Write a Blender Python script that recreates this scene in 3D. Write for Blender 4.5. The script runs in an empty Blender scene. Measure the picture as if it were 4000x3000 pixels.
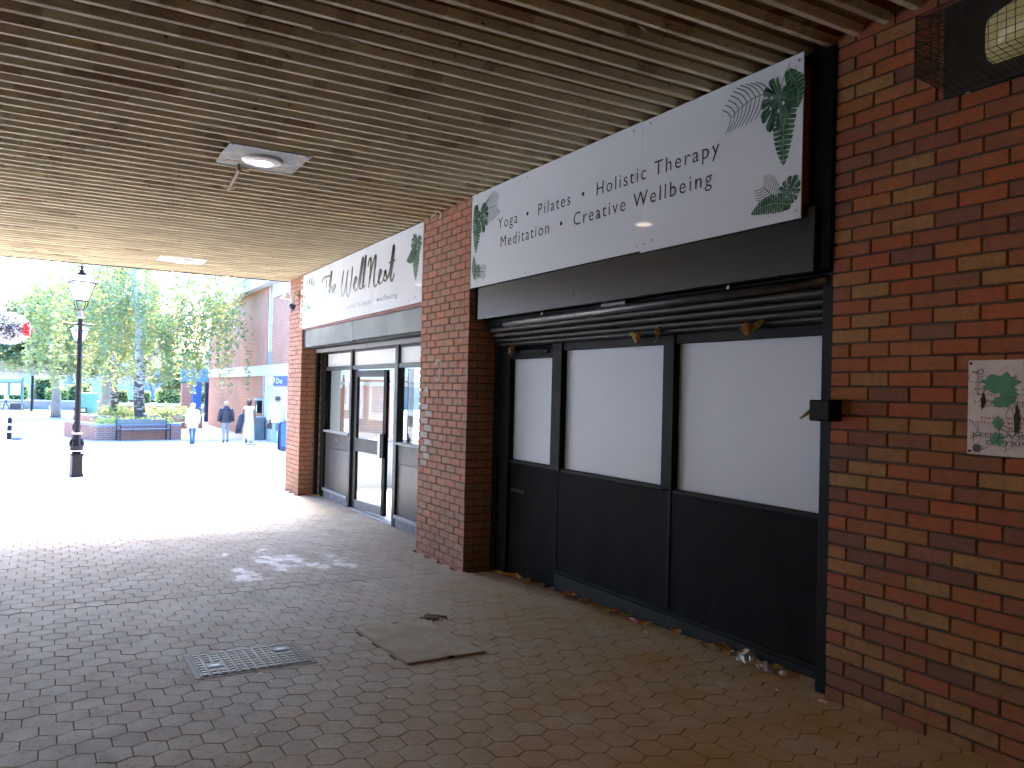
import bpy, bmesh, math, random
import numpy as np
from mathutils import Vector, Matrix, noise as mnoise

random.seed(7); np.random.seed(7)
SC = bpy.context.scene
C = SC.collection
R = math.radians
PI = math.pi

# ---------------------------------------------------------------- camera
cam_d = bpy.data.cameras.new('camera')
cam = bpy.data.objects.new('camera', cam_d); C.objects.link(cam)
cam_d.sensor_width = 36.0
cam_d.lens = 28.33
cam_d.clip_start = 0.05
cam_d.clip_end = 2000.0
_yaw, _pit, _rol = R(29.80), R(0.642), R(1.412)
_fw = Vector((math.sin(_yaw)*math.cos(_pit), math.cos(_yaw)*math.cos(_pit), math.sin(_pit)))
_r = Vector((math.cos(_yaw), -math.sin(_yaw), 0.0))
_u = _r.cross(_fw)
_r2 = _r*math.cos(_rol) + _u*math.sin(_rol)
_u2 = -_r*math.sin(_rol) + _u*math.cos(_rol)
cam.matrix_world = Matrix(((_r2.x, _u2.x, -_fw.x, 0), (_r2.y, _u2.y, -_fw.y, 0), (_r2.z, _u2.z, -_fw.z, 0), (0, 0, 0, 1)))
SC.camera = cam

# ---------------------------------------------------------------- sky, sun, exposure
SUN_EL, SUN_AZ = 50.0, 15.0           # azimuth from +Y towards +X: a veiled sun ahead, over the square
wd = bpy.data.worlds.new('World'); SC.world = wd; wd.use_nodes = True
_nt = wd.node_tree; _nt.nodes.clear()
_sky = _nt.nodes.new('ShaderNodeTexSky'); _sky.sky_type = 'NISHITA'; _sky.sun_disc = False
_sky.sun_elevation = R(SUN_EL); _sky.sun_rotation = R(SUN_AZ)
_sky.air_density = 1.0; _sky.dust_density = 2.0; _sky.ozone_density = 1.0
_hs = _nt.nodes.new('ShaderNodeHueSaturation'); _hs.inputs['Saturation'].default_value = 1.6
_bg = _nt.nodes.new('ShaderNodeBackground'); _bg.inputs['Strength'].default_value = 0.15
_wo = _nt.nodes.new('ShaderNodeOutputWorld')
_nt.links.new(_sky.outputs[0], _hs.inputs['Color']); _nt.links.new(_hs.outputs[0], _bg.inputs[0]); _nt.links.new(_bg.outputs[0], _wo.inputs[0])
sun_d = bpy.data.lights.new('sun', 'SUN'); sun_d.energy = 1.5; sun_d.angle = R(25); sun_d.color = (1.0, 0.99, 0.97)
sun = bpy.data.objects.new('sun', sun_d); C.objects.link(sun)
_sd = Vector((math.sin(R(SUN_AZ))*math.cos(R(SUN_EL)), math.cos(R(SUN_AZ))*math.cos(R(SUN_EL)), math.sin(R(SUN_EL))))
sun.rotation_euler = _sd.to_track_quat('Z', 'Y').to_euler()
sun.location = (0, 20, 30)
vs = SC.view_settings
vs.view_transform = 'Standard'; vs.look = 'None'; vs.exposure = 4.25; vs.gamma = 1.0
vs.use_curve_mapping = False
SC.render.engine = 'CYCLES'
SC.cycles.max_bounces = 7; SC.cycles.diffuse_bounces = 4; SC.cycles.glossy_bounces = 3
SC.cycles.transmission_bounces = 4; SC.cycles.transparent_max_bounces = 8
SC.cycles.sample_clamp_indirect = 6.0
SC.cycles.use_adaptive_sampling = True; SC.cycles.adaptive_threshold = 0.02
SC.cycles.caustics_reflective = False; SC.cycles.caustics_refractive = False
try:
    SC.cycles.use_denoising = True
except Exception:
    pass

# ---------------------------------------------------------------- levels of the place (camera at z = 0)
def zg(y):
    return float(np.interp(y, [-20, 0, 7, 14, 37, 400], [-.65, -1.46, -1.745, -1.735, -2.3, -2.3]))
def zc(y):
    return float(np.interp(y, [6.5, 8.2, 14.2], [1.905, 1.868, 1.812]))
XF, XW, XS = 3.51, 3.595, 3.85        # pillar and sign face, right wall face, shopfront face

# ---------------------------------------------------------------- helpers
def col4(c): return (c[0], c[1], c[2], 1.0)
class NT:
    def __init__(s, name):
        s.m = bpy.data.materials.new(name); s.m.use_nodes = True
        s.t = s.m.node_tree; s.t.nodes.clear()
    def n(s, typ, ins=None, out=0, **at):
        nd = s.t.nodes.new('ShaderNode' + typ)
        for k, v in at.items(): setattr(nd, k, v)
        for k, v in (ins or {}).items():
            sk = nd.inputs[k]
            if isinstance(v, bpy.types.NodeSocket): s.t.links.new(v, sk)
            elif isinstance(v, (tuple, list)):
                sk.default_value = col4(v) if (sk.type == 'RGBA' and len(v) == 3) else v
            else: sk.default_value = v
        return nd.outputs[out] if out is not None else nd
    def math(s, op, a, b=0.0, c=0.0, clamp=False):
        return s.n('Math', {0: a, 1: b, 2: c}, operation=op, use_clamp=clamp)
    def mix(s, f, a, b, blend='MIX'):
        nd = s.n('Mix', None, None, data_type='RGBA', blend_type=blend)
        for k, v in ((0, f), (6, a), (7, b)):
            if isinstance(v, bpy.types.NodeSocket): s.t.links.new(v, nd.inputs[k])
            else: nd.inputs[k].default_value = col4(v) if isinstance(v, (tuple, list)) and len(v) == 3 else v
        return nd.outputs[2]
    def ramp(s, f, stops, interp='LINEAR'):
        nd = s.n('ValToRGB', {0: f}, None); cr = nd.color_ramp; cr.interpolation = interp
        while len(cr.elements) < len(stops): cr.elements.new(0.5)
        for e, (p, c) in zip(cr.elements, stops):
            e.position = p; e.color = col4(c) if len(c) == 3 else c
        return nd.outputs[0]
    def rng(s, v, a, b, c=0.0, d=1.0, smooth=False):
        return s.n('MapRange', {0: v, 1: a, 2: b, 3: c, 4: d}, clamp=True, interpolation_type='SMOOTHSTEP' if smooth else 'LINEAR')
    def noise(s, vec, scale, detail=3.0, rough=0.55, out=0):
        return s.n('TexNoise', {'Vector': vec, 'Scale': scale, 'Detail': detail, 'Roughness': rough}, out)
    def pos(s): return s.n('NewGeometry')
    def obj(s): return s.n('TexCoord', None, 3)
    def bump(s, h, dist, strength=1.0): return s.n('Bump', {'Height': h, 'Distance': dist, 'Strength': strength})
    def scale(s, vec, v): return s.n('VectorMath', {0: vec, 1: v}, operation='MULTIPLY')
    def rnd(s):
        a = s.n('ObjectInfo', None, 5); b = s.n('Attribute', None, 2, attribute_name='rnd')
        return s.math('FRACT', s.math('ADD', a, b))
    def out(s, color, rough=0.7, metal=0.0, normal=None, spec=0.5, **extra):
        ins = {'Base Color': color, 'Roughness': rough, 'Metallic': metal, 'Specular IOR Level': spec}
        ins.update(extra)
        b = s.n('BsdfPrincipled', ins, None)
        if normal is not None: s.t.links.new(normal, b.inputs['Normal'])
        o = s.n('OutputMaterial', None, None); s.t.links.new(b.outputs[0], o.inputs[0])
        return s.m
    def surf(s, sh):
        o = s.n('OutputMaterial', None, None); s.t.links.new(sh, o.inputs[0]); return s.m

def flat(name, c, rough, spec=0.5, var=.04, dust=None):
    t = NT(name); n1 = t.noise(t.pos(), 3.0, 4, .5); sp = t.rng(t.noise(t.pos(), 60, 2, .5), .74, .78)
    k = t.mix(n1, tuple(x*(1-var) for x in c), c)
    c2 = t.mix(t.math('MULTIPLY', sp, .6), k, tuple(x*.35 for x in c))
    if dust is not None:      # scuffs and dried splashes, thicker towards the paving
        z = t.n('SeparateXYZ', {0: t.pos()}, 2)
        m = t.math('MULTIPLY', t.rng(t.noise(t.scale(t.pos(), (1, 1, .5)), 5, 7, .75), .42, .75), t.rng(z, -1.7, -.6, .9, .25))
        sc = t.rng(t.noise(t.scale(t.pos(), (1, 2.2, 7)), 9, 6, .8), .655, .69)
        c2 = t.mix(t.math('MAXIMUM', t.math('MULTIPLY', m, .6), t.math('MULTIPLY', sc, .35)), c2, dust)
    return t.out(c2, rough, 0, None, spec)
def plain(name, c, rough=0.6, metal=0.0, var=0.25, scale=6.0, bump=0.0015, spec=0.5, dirt=None, coat=0.0):
    """base colour with blotches, fine grain and, where asked, dirt of its own shape"""
    t = NT(name); p = t.pos()
    n1 = t.noise(p, scale, 5, .6); n2 = t.noise(p, scale*9, 3, .6)
    f = t.math('ADD', t.math('MULTIPLY', n1, .7), t.math('MULTIPLY', n2, .3))
    d = tuple(max(0, x*(1-var)) for x in c); l = tuple(min(1, x*(1+var*.6)) for x in c)
    colr = t.mix(t.rng(f, .3, .7), d, l)
    if dirt is not None:
        m = t.rng(t.noise(p, scale*.7, 6, .7), .56, .68)
        colr = t.mix(t.math('MULTIPLY', m, .6), colr, dirt)
    ro = t.rng(n1, .3, .7, max(.03, rough-.08), min(1, rough+.1))
    return t.out(colr, ro, metal, t.bump(n2, bump) if bump else None, spec, **({'Coat Weight': coat} if coat else {}))

class MB:
    def __init__(s): s.v = []; s.f = []; s.m = []
    def add(s, vs, fs, mi=0):
        o = len(s.v); s.v += [tuple(p) for p in vs]
        for f in fs: s.f.append(tuple(o+i for i in f)); s.m.append(mi)
        return s
    def box(s, x0, x1, y0, y1, z0, z1, mi=0):
        x0, x1 = min(x0, x1), max(x0, x1); y0, y1 = min(y0, y1), max(y0, y1); z0, z1 = min(z0, z1), max(z0, z1)
        vs = [(x, y, z) for x in (x0, x1) for y in (y0, y1) for z in (z0, z1)]
        return s.add(vs, [(0, 1, 3, 2), (4, 6, 7, 5), (0, 4, 5, 1), (2, 3, 7, 6), (0, 2, 6, 4), (1, 5, 7, 3)], mi)
    def tube(s, pts, r, n=8, mi=0, cap=True):
        pts = [Vector(p) for p in pts]; rs = r if isinstance(r, (list, tuple)) else [r]*len(pts)
        o = len(s.v); prev = None
        for i, p in enumerate(pts):
            d = (pts[min(i+1, len(pts)-1)] - pts[max(i-1, 0)]).normalized()
            if prev is None:
                a = d.orthogonal().normalized()
            else:
                a = (prev - d*prev.dot(d)).normalized()
            prev = a; b = d.cross(a)
            for k in range(n):
                t = 2*PI*k/n; s.v.append(tuple(p + (a*math.cos(t) + b*math.sin(t))*rs[i]))
        for i in range(len(pts)-1):
            for k in range(n):
                s.f.append((o+i*n+k, o+i*n+(k+1) % n, o+(i+1)*n+(k+1) % n, o+(i+1)*n+k)); s.m.append(mi)
        if cap:
            s.f.append(tuple(o+k for k in range(n))[::-1]); s.m.append(mi)
            s.f.append(tuple(o+(len(pts)-1)*n+k for k in range(n))); s.m.append(mi)
        return s
    def loft(s, rings, n=12, mi=0, cap=True, ang=0.0):
        """rings: (cx, cy, cz, rx, ry) ellipses in level planes"""
        o = len(s.v)
        for (cx, cy, cz, rx, ry) in rings:
            for k in range(n):
                t = 2*PI*k/n + ang; s.v.append((cx+rx*math.cos(t), cy+ry*math.sin(t), cz))
        for i in range(len(rings)-1):
            for k in range(n):
                s.f.append((o+i*n+k, o+i*n+(k+1) % n, o+(i+1)*n+(k+1) % n, o+(i+1)*n+k)); s.m.append(mi)
        if cap:
            s.f.append(tuple(o+k for k in range(n))[::-1]); s.m.append(mi)
            s.f.append(tuple(o+(len(rings)-1)*n+k for k in range(n))); s.m.append(mi)
        return s
    def lathe(s, prof, cx=0, cy=0, n=16, mi=0, ang=0.0):
        return s.loft([(cx, cy, z, r, r) for r, z in prof], n, mi, True, ang)
    def mesh(s, name, mats, smooth=False):
        me = bpy.data.meshes.new(name); me.from_pydata(s.v, [], s.f)
        for m in (mats if isinstance(mats, (list, tuple)) else [mats]): me.materials.append(m)
        if len(me.materials) > 1: me.polygons.foreach_set('material_index', s.m)
        if smooth: me.polygons.foreach_set('use_smooth', [True]*len(me.polygons))
        me.update(); return me
    def build(s, name, mats, parent=None, smooth=False, bevel=0.0, loc=None):
        me = s.mesh(name, mats, smooth)
        if bevel:
            bm = bmesh.new(); bm.from_mesh(me)
            bmesh.ops.bevel(bm, geom=list(bm.edges), offset=bevel, segments=1, affect='EDGES', clamp_overlap=True)
            bm.to_mesh(me); bm.free()
        return link(name, me, parent, loc)

def link(name, me, parent=None, loc=None, rot=None):
    o = bpy.data.objects.new(name, me); C.objects.link(o)
    if parent is not None: o.parent = parent
    if loc is not None: o.location = loc
    if rot is not None: o.rotation_euler = rot
    return o
def tag(o, label=None, cat=None, group=None, kind=None):
    if label: o['label'] = label
    if cat: o['category'] = cat
    if group: o['group'] = group
    if kind: o['kind'] = kind
    return o
def thing(name, label, cat, loc=(0, 0, 0), rz=0.0, group=None):
    o = bpy.data.objects.new(name, None); C.objects.link(o)
    o.location = loc; o.rotation_euler = (0, 0, rz); o.empty_display_size = .1
    return tag(o, label, cat, group)
ABS = []
def athing(name, label, cat, base, group=None):
    """a thing whose parts are given in place; its Empty moves to 'base' at the end"""
    o = thing(name, label, cat, (0, 0, 0), 0.0, group); ABS.append((o, Vector(base))); return o
def settle():
    for o, b in ABS:
        for ch in o.children: ch.location = Vector(ch.location) - b
        o.location = b
def struct(o): o['kind'] = 'structure'; return o
def copy_tree(o, loc, rz=0.0, sc=1.0, label=None):
    c = o.copy(); C.objects.link(c); c.location = loc; c.rotation_euler = (0, 0, rz); c.scale = (sc, sc, sc)
    if label: c['label'] = label
    for ch in list(o.children):
        d = ch.copy(); C.objects.link(d); d.parent = c
        for g in list(ch.children):
            e = g.copy(); C.objects.link(e); e.parent = d
    return c
def set_rnd(me, vals):
    a = me.attributes.new('rnd', 'FLOAT', 'FACE'); a.data.foreach_set('value', list(vals))
def text_mesh(body, align='LEFT', spacing=1.0, offset=0.0, shear=0.0, bold=False):
    cu = bpy.data.curves.new('lettering', 'FONT'); cu.body = body; cu.align_x = align
    cu.space_character = spacing; cu.offset = offset; cu.resolution_u = 3; cu.shear = shear
    o = bpy.data.objects.new('lettering_tmp', cu); C.objects.link(o)
    dg = bpy.context.evaluated_depsgraph_get()
    me = bpy.data.meshes.new_from_object(o.evaluated_get(dg))
    C.objects.unlink(o); bpy.data.objects.remove(o); bpy.data.curves.remove(cu)
    return me
def place_text(name, body, fn, u0, u1, v0, cap, mat, parent, spacing=1.0, offset=0.0, d=.0016, letters=False):
    """lettering fitted to u0..u1, capitals 'cap' high; fn(u, v, d) gives the point on the board"""
    me = text_mesh(body, spacing=spacing, offset=offset)
    co = np.zeros(len(me.vertices)*3); me.vertices.foreach_get('co', co); co = co.reshape(-1, 3)
    x0, x1 = co[:, 0].min(), co[:, 0].max()
    k = (u1-u0)/(x1-x0); kv = cap/0.69
    pts = [fn(u0+(a-x0)*k, v0+b*kv, d) for a, b, _ in co]
    me.vertices.foreach_set('co', np.array(pts, dtype=float).ravel()); me.update()
    me.materials.clear(); me.materials.append(mat); me.name = name
    if not letters: return link(name, me, parent)
    # one part for each letter: connected pieces, dots joined to their stems
    root = list(range(len(pts)))
    def find(i):
        while root[i] != i: root[i] = root[root[i]]; i = root[i]
        return i
    polys = [tuple(q.vertices) for q in me.polygons]
    for q in polys:
        for j in q[1:]: root[find(j)] = find(q[0])
    comp = {}
    for q in polys: comp.setdefault(find(q[0]), []).append(q)
    items = sorted(([min(co[j, 0] for q in fs for j in q), max(co[j, 0] for q in fs for j in q), fs] for fs in comp.values()), key=lambda e: e[0])
    glyphs = []
    for a, b, fs in items:
        if glyphs and a < glyphs[-1][1]-.3*min(b-a, glyphs[-1][1]-glyphs[-1][0]): glyphs[-1][1] = max(b, glyphs[-1][1]); glyphs[-1][2] += fs
        else: glyphs.append([a, b, list(fs)])
    for a, b, fs in glyphs:
        ids = sorted({j for q in fs for j in q}); mp = {j: i for i, j in enumerate(ids)}
        m2 = bpy.data.meshes.new(name); m2.from_pydata([pts[j] for j in ids], [], [tuple(mp[j] for j in q) for q in fs]); m2.materials.append(mat)
        link(name, m2, parent)
def spline(pts, n=8):
    out = []; P = [np.array(p, float) for p in pts]; P = [2*P[0]-P[1]] + P + [2*P[-1]-P[-2]]
    for i in range(1, len(P)-2):
        for k in range(n):
            t = k/n
            out.append(.5*((2*P[i]) + (-P[i-1]+P[i+1])*t + (2*P[i-1]-5*P[i]+4*P[i+1]-P[i+2])*t*t + (-P[i-1]+3*P[i]-3*P[i+1]+P[i+2])*t**3))
    out.append(P[-2]); return out
def ribbon(mb, pts, w, fn, d, ku=1.0, mi=0, taper=True):
    """brush stroke in board coordinates, ku widens it along u"""
    P = [np.array((p[0]/ku, p[1])) for p in pts]; n = len(P); vs = []
    for i, p in enumerate(P):
        t = P[min(i+1, n-1)]-P[max(i-1, 0)]; t = t/(np.linalg.norm(t)+1e-9); q = np.array((-t[1], t[0]))
        ww = w*(.5 if not taper else .5*(.55+.45*math.sin(PI*min(1, max(0, (i+.5)/n)))**.4))
        a = p+q*ww; b = p-q*ww
        vs += [fn(a[0]*ku, a[1], d), fn(b[0]*ku, b[1], d)]
    mb.add(vs, [(2*i+1, 2*i+3, 2*i+2, 2*i) for i in range(n-1)], mi)
# ================================================================ materials
def brick_mat(name, stops, speck=.55):
    t = NT(name); p = t.pos(); r = t.rnd()
    base = t.ramp(r, stops)
    n1 = t.noise(p, 9, 4, .6); n2 = t.noise(t.scale(p, (1, 1, 1.7)), 95, 2, .6)
    c = t.mix(.12, base, (.5, .5, .5), 'OVERLAY')
    c = t.mix(t.rng(t.noise(p, 22, 5, .7), .35, .7, .0, .55), c, (.10, .055, .035)); c = t.mix(t.rng(n1, .3, .7, 0, .25), c, (.30, .17, .08))
    c = t.mix(t.math('MULTIPLY', t.rng(n2, .62, .68), speck), c, (.03, .022, .018))
    pale = t.rng(t.noise(p, 3.3, 7, .75), .63, .72)
    c = t.mix(t.math('MULTIPLY', pale, .35), c, (.42, .37, .32))
    z = t.n('SeparateXYZ', {0: p}, 2)
    damp = t.math('MULTIPLY', t.rng(z, -.7, -1.6), t.rng(t.noise(p, 2.2, 6, .7), .35, .65))
    c = t.mix(t.math('MULTIPLY', damp, .55), c, (.15, .10, .06))
    return t.out(c, t.rng(n1, .3, .7, .7, .92), 0, t.bump(t.math('ADD', n2, n1), .0025, .8), .3)
M = {}
M['brick_wall'] = brick_mat('red wall brick', [(0, (.33, .075, .025)), (.13, (.40, .10, .03)), (.25, (.27, .075, .035)), (.36, (.37, .13, .035)), (.46, (.23, .075, .04)), (.54, (.15, .07, .05)), (.62, (.34, .12, .04)), (.70, (.34, .19, .065)), (.78, (.38, .085, .028)), (.86, (.20, .10, .06)), (.93, (.33, .17, .05)), (1, (.35, .21, .08))])
M['brick_pillar'] = brick_mat('pillar brick', [(0, (0.464, 0.212, 0.135)), (.25, (0.392, 0.193, 0.131)), (.45, (0.505, 0.207, 0.131)), (.6, (0.361, 0.207, 0.149)), (.75, (0.454, 0.260, 0.171)), (.88, (0.516, 0.193, 0.122)), (1, (0.392, 0.231, 0.163))], .35)
M['mortar'] = plain('dark weathered mortar', (.085, .068, .055), .95, 0, .4, 14, .003)
t = NT('concrete block paver'); p = t.pos(); r = t.rnd()
base = t.ramp(r, [(0, (.41, .385, .35)), (.3, (.45, .42, .38)), (.5, (.385, .365, .33)), (.62, (.45, .385, .325)), (.8, (.43, .41, .375)), (1, (.43, .375, .32))])
n1 = t.noise(p, 5, 5, .6); n2 = t.noise(p, 160, 2, .6); n3 = t.noise(t.scale(p, (.6, 1.5, 1)), 42, 4, .7)
c = t.mix(t.rng(n1, .3, .72, 0, .35), base, (.22, .185, .14))
c = t.mix(t.math('MULTIPLY', t.rng(n2, .60, .67), .55), c, (.06, .05, .045))
c = t.mix(t.math('MULTIPLY', t.rng(n3, .585, .66), .75), c, (.07, .06, .05))
# white patches on the pavers, outlines warped by noise
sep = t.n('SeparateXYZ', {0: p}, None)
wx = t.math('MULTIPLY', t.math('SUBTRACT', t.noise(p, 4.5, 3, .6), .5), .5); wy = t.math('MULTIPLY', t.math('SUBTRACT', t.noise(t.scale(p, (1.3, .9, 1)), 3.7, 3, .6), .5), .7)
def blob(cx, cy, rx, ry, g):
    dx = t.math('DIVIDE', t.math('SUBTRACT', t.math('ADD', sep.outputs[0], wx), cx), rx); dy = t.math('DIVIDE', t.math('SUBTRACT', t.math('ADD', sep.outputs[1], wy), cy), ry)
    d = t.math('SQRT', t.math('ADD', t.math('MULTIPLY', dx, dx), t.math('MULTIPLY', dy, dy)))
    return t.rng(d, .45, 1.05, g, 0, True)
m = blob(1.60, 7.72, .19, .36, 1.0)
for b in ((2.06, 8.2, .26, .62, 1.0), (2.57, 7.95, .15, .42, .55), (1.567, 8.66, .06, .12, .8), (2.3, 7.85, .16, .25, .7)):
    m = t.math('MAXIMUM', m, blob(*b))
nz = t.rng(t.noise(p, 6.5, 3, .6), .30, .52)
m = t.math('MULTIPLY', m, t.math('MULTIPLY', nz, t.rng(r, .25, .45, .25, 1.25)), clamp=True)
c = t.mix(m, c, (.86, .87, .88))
# dark greasy streaks
st = t.rng(t.noise(t.scale(p, (.9, .35, 1)), 2.6, 6, .7), .58, .7)
c = t.mix(t.math('MULTIPLY', st, .3), c, (.07, .055, .045))
warm_grad = t.math('ADD', t.rng(sep.outputs[0], .9, 3.4), t.rng(sep.outputs[1], 7.5, 3.0, 0, .9))  # warm lamplight painted into the paver colour towards the near right
warm_mask = t.math('MULTIPLY', t.rng(warm_grad, .7, 1.5), t.rng(t.noise(p, 1.6, 5, .65), .25, .6, .45, 1.0))
c = t.mix(t.math('MULTIPLY', warm_mask, .9), c, t.mix(t.noise(p, 8, 4, .6), (.21, .115, .018), (.35, .215, .045)))
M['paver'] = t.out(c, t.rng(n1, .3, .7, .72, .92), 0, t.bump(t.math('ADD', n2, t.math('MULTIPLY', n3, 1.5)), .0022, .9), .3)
M['joint'] = plain('sandy joint dirt', (.07, .058, .045), 1.0, 0, .4, 20, .004)
t = NT('square paving'); p = t.pos()
bt = t.n('TexBrick', {'Vector': p, 'Color1': (.30, .30, .305), 'Color2': (.34, .34, .345), 'Mortar': (.16, .15, .14), 'Scale': 1.0, 'Mortar Size': .006, 'Brick Width': .145, 'Row Height': .155}, None, offset=.5)
c = t.mix(t.rng(t.noise(p, .7, 6, .6), .3, .7, 0, .5), bt.outputs[0], (.26, .26, .26))
M['square'] = t.out(c, .85, 0, t.bump(bt.outputs[1], .003, -.5), .3)
M['grass'] = plain('rough ground', (.09, .1, .05), 1, 0, .4, 1.5, .02)
# ceiling boards
def ceil_mat(name, paint, peel, gr=.55):
    t = NT(name); p = t.pos(); r = t.n('ObjectInfo', None, 5)
    sep = t.n('SeparateXYZ', {0: p}, None); x, y = sep.outputs[0], sep.outputs[1]
    n1 = t.noise(t.scale(p, (1.2, 5, 1)), 2.2, 6, .65); n2 = t.noise(p, 70, 3, .6)
    c = t.mix(t.rng(n1, .3, .72), tuple(v*(1-.8*gr) for v in paint), paint)
    grime = t.rng(t.noise(t.scale(p, (.7, 3, 1)), 4, 7, .75), .55, .75)
    c = t.mix(t.math('MULTIPLY', grime, gr), c, (.10, .075, .05))
    v = t.n('CombineXYZ', {0: t.math('ADD', t.math('MULTIPLY', x, .95), t.math('MULTIPLY', t.noise(p, 9, 3, .7), .12)), 1: t.math('MULTIPLY', r, 61.0), 2: 0.0})
    pn = t.noise(v, 1.7, 2.5, .5)
    # more flaking over the middle of the passage
    th = t.math('ADD', t.rng(x, -.2, 3.2, -.03, .09), t.rng(y, 4, 9, 0, .12))
    edge = t.math('MULTIPLY', t.math('SUBTRACT', t.noise(p, 16, 4, .7), .5), .05)
    m = t.rng(t.math('ADD', t.math('SUBTRACT', pn, th), edge), .532, .540)
    m = t.math('MULTIPLY', m, peel)
    c = t.mix(m, c, t.mix(t.noise(p, 30, 3, .6), (.12, .024, .013), (.19, .045, .024)))
    crack = t.rng(t.noise(t.scale(p, (2.5, 9, 1)), 7, 5, .8), .625, .65)
    c = t.mix(t.math('MULTIPLY', crack, .9), c, (.035, .025, .018))
    h = t.math('SUBTRACT', n1, t.math('MULTIPLY', m, .8))
    return t.out(c, .75, 0, t.bump(h, .004, .8), .3)
M['ceil_pan'] = ceil_mat('flaking beige soffit paint', (.255, .175, .066), 1.0)
M['ceil_rib'] = ceil_mat('cream soffit rib paint', (.72, .63, .43), .35, .4)
M['concrete'] = plain('concrete', (.3, .285, .26), .9, 0, .35, 4, .003, dirt=(.12, .1, .08))
M['black'] = flat('black painted board', (.003, .0042, .0042), .6, .05, .15, (.028, .03, .03))
M['black_frame'] = plain('black painted frame', (.006, .008, .008), .55, 0, .4, 9, .001, .1, dirt=(.018, .02, .019))
M['fascia'] = flat('glossy dark fascia', (.012, .014, .014), .22, .35, .2)
M['sign_white'] = flat('white composite sign board', (.68, .745, .81), .05, .2, .03)
M['vinyl'] = flat('white window vinyl', (.53, .59, .645), .34, .3, .07)
M['ink'] = plain('black ink', (.012, .016, .02), .35, 0, .1, 5, 0)
M['ink_grey'] = plain('charcoal ink', (.03, .035, .04), .3, 0, .1, 5, 0)
M['red_batten'] = plain('red painted batten', (.16, .03, .022), .6, 0, .4, 8, .002)
M['steel'] = plain('galvanised steel', (.42, .43, .44), .42, .75, .3, 7, .001, dirt=(.2, .17, .13))
M['shutter'] = plain('oily shutter steel', (.03, .029, .026), .5, .2, .5, 6, .001, .3, dirt=(.10, .085, .06))
M['leafA'] = plain('print deep green', (.012, .07, .042), .3, 0, .4, 14, 0)
M['leafB'] = plain('print mid green', (.035, .15, .07), .3, 0, .45, 12, 0)
M['leafC'] = plain('print pale green', (.20, .33, .24), .3, 0, .3, 12, 0)
M['leafD'] = plain('print grey green', (.09, .17, .14), .3, 0, .3, 12, 0)
M['white'] = plain('white gloss paint', (.78, .78, .77), .35, 0, .1, 4, .0006)
M['plaster'] = plain('white plaster', (.74, .74, .73), .85, 0, .06, 2, .001)
M['shop_floor'] = plain('pale shop floor', (.52, .54, .56), .35, 0, .12, 2, .0)
M['alu'] = plain('dark anodised frame', (.035, .039, .041), .42, .1, .3, 6, .0006, .2)
M['alu_light'] = plain('worn aluminium sill', (.27, .28, .285), .5, .1, .25, 9, .0008, .3, dirt=(.15, .14, .12))
t = NT('clear glass'); g = t.n('BsdfGlass', {'Color': (.93, .96, .95), 'Roughness': .0, 'IOR': 1.45}); tr = t.n('BsdfTransparent', {'Color': (.86, .9, .89)}); gl = t.n('BsdfGlossy', {'Roughness': .015, 'Color': (1, 1, 1)})
fc = t.n('LayerWeight', {0: .5}, 1); fr = t.math('ADD', t.math('MULTIPLY', t.math('POWER', fc, 5.0), .8), .03); M['glass'] = t.surf(t.n('MixShader', {0: fr, 1: tr, 2: gl}))
def emis(name, c, s, base=(.8, .8, .8)):
    t = NT(name); return t.out(base, .4, 0, None, .5, **{'Emission Color': col4(c), 'Emission Strength': s})

# ================================================================ ground
ys = [-20, -8, 0, 3.5, 7, 10, 14, 20, 26, 32, 37, 60, 120, 400]
mb = MB()
for i in range(len(ys)-1):
    a, b = ys[i], ys[i+1]; e = .02
    mb.add([(-200, a, zg(a)-.035), (200, a, zg(a)-.035), (200, b, zg(b)-.035), (-200, b, zg(b)-.035)], [(0, 1, 2, 3)])
struct(mb.build('ground', M['joint']))
mb = MB(); ys2 = [18.0, 22, 26, 30, 34, 37, 50, 80, 130, 400]
for i in range(len(ys2)-1):
    a, b = ys2[i], ys2[i+1]
    mb.add([(-90, a, zg(a)), (90, a, zg(a)), (90, b, zg(b)), (-90, b, zg(b))], [(0, 1, 2, 3)])
for a, b in ((-20, 0), (0, 7), (7, 14), (14, 18)): mb.add([(-90, a, zg(a)), (-6, a, zg(a)), (-6, b, zg(b)), (-90, b, zg(b))], [(0, 1, 2, 3)])
mb.add([(9, 13.9, zg(13.9)), (90, 13.9, zg(13.9)), (90, 18, zg(18)), (9, 18, zg(18))], [(0, 1, 2, 3)])
struct(mb.build('square_paving', M['square']))

# pavers: wavy long edges, straight short sides
PX, PY, AM, GAP = .1445, .155, .0165, .0021
def paver_pts(inset, n=10):
    hw = PX/2-inset; top = []; bot = []
    for k in range(n+1):
        x = -hw + 2*hw*k/n; w = AM*math.cos(2*PI*x/PX)
        top.append((x, PY/2 + w - inset*1.25)); bot.append((x, -PY/2 - w + inset*1.25))
    return top + bot[::-1]
def paver_mesh():
    mb = MB(); a = paver_pts(GAP+.0010); b = paver_pts(GAP); n = len(a)
    vs = [(x, y, 0) for x, y in a] + [(x, y, -.0015) for x, y in b] + [(x, y, -.028) for x, y in b]
    h = n//2
    fs = [(i, n-1-i-1, ) for i in range(0)]
    for i in range(h-1): fs.append((i+1, i, n-1-i, n-2-i))
    for L in (0, 1):
        for i in range(n):
            j = (i+1) % n; fs.append((L*n+i, L*n+j, (L+1)*n+j, (L+1)*n+i))
    return vs, fs
pv, pf = paver_mesh()
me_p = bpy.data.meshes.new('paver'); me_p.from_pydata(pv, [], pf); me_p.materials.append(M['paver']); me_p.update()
pave = MB().box(-6, 3.5, -6, -5.9, zg(-6)-.05, zg(-6)-.01).build('pavement', M['joint']); struct(pave)
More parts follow.
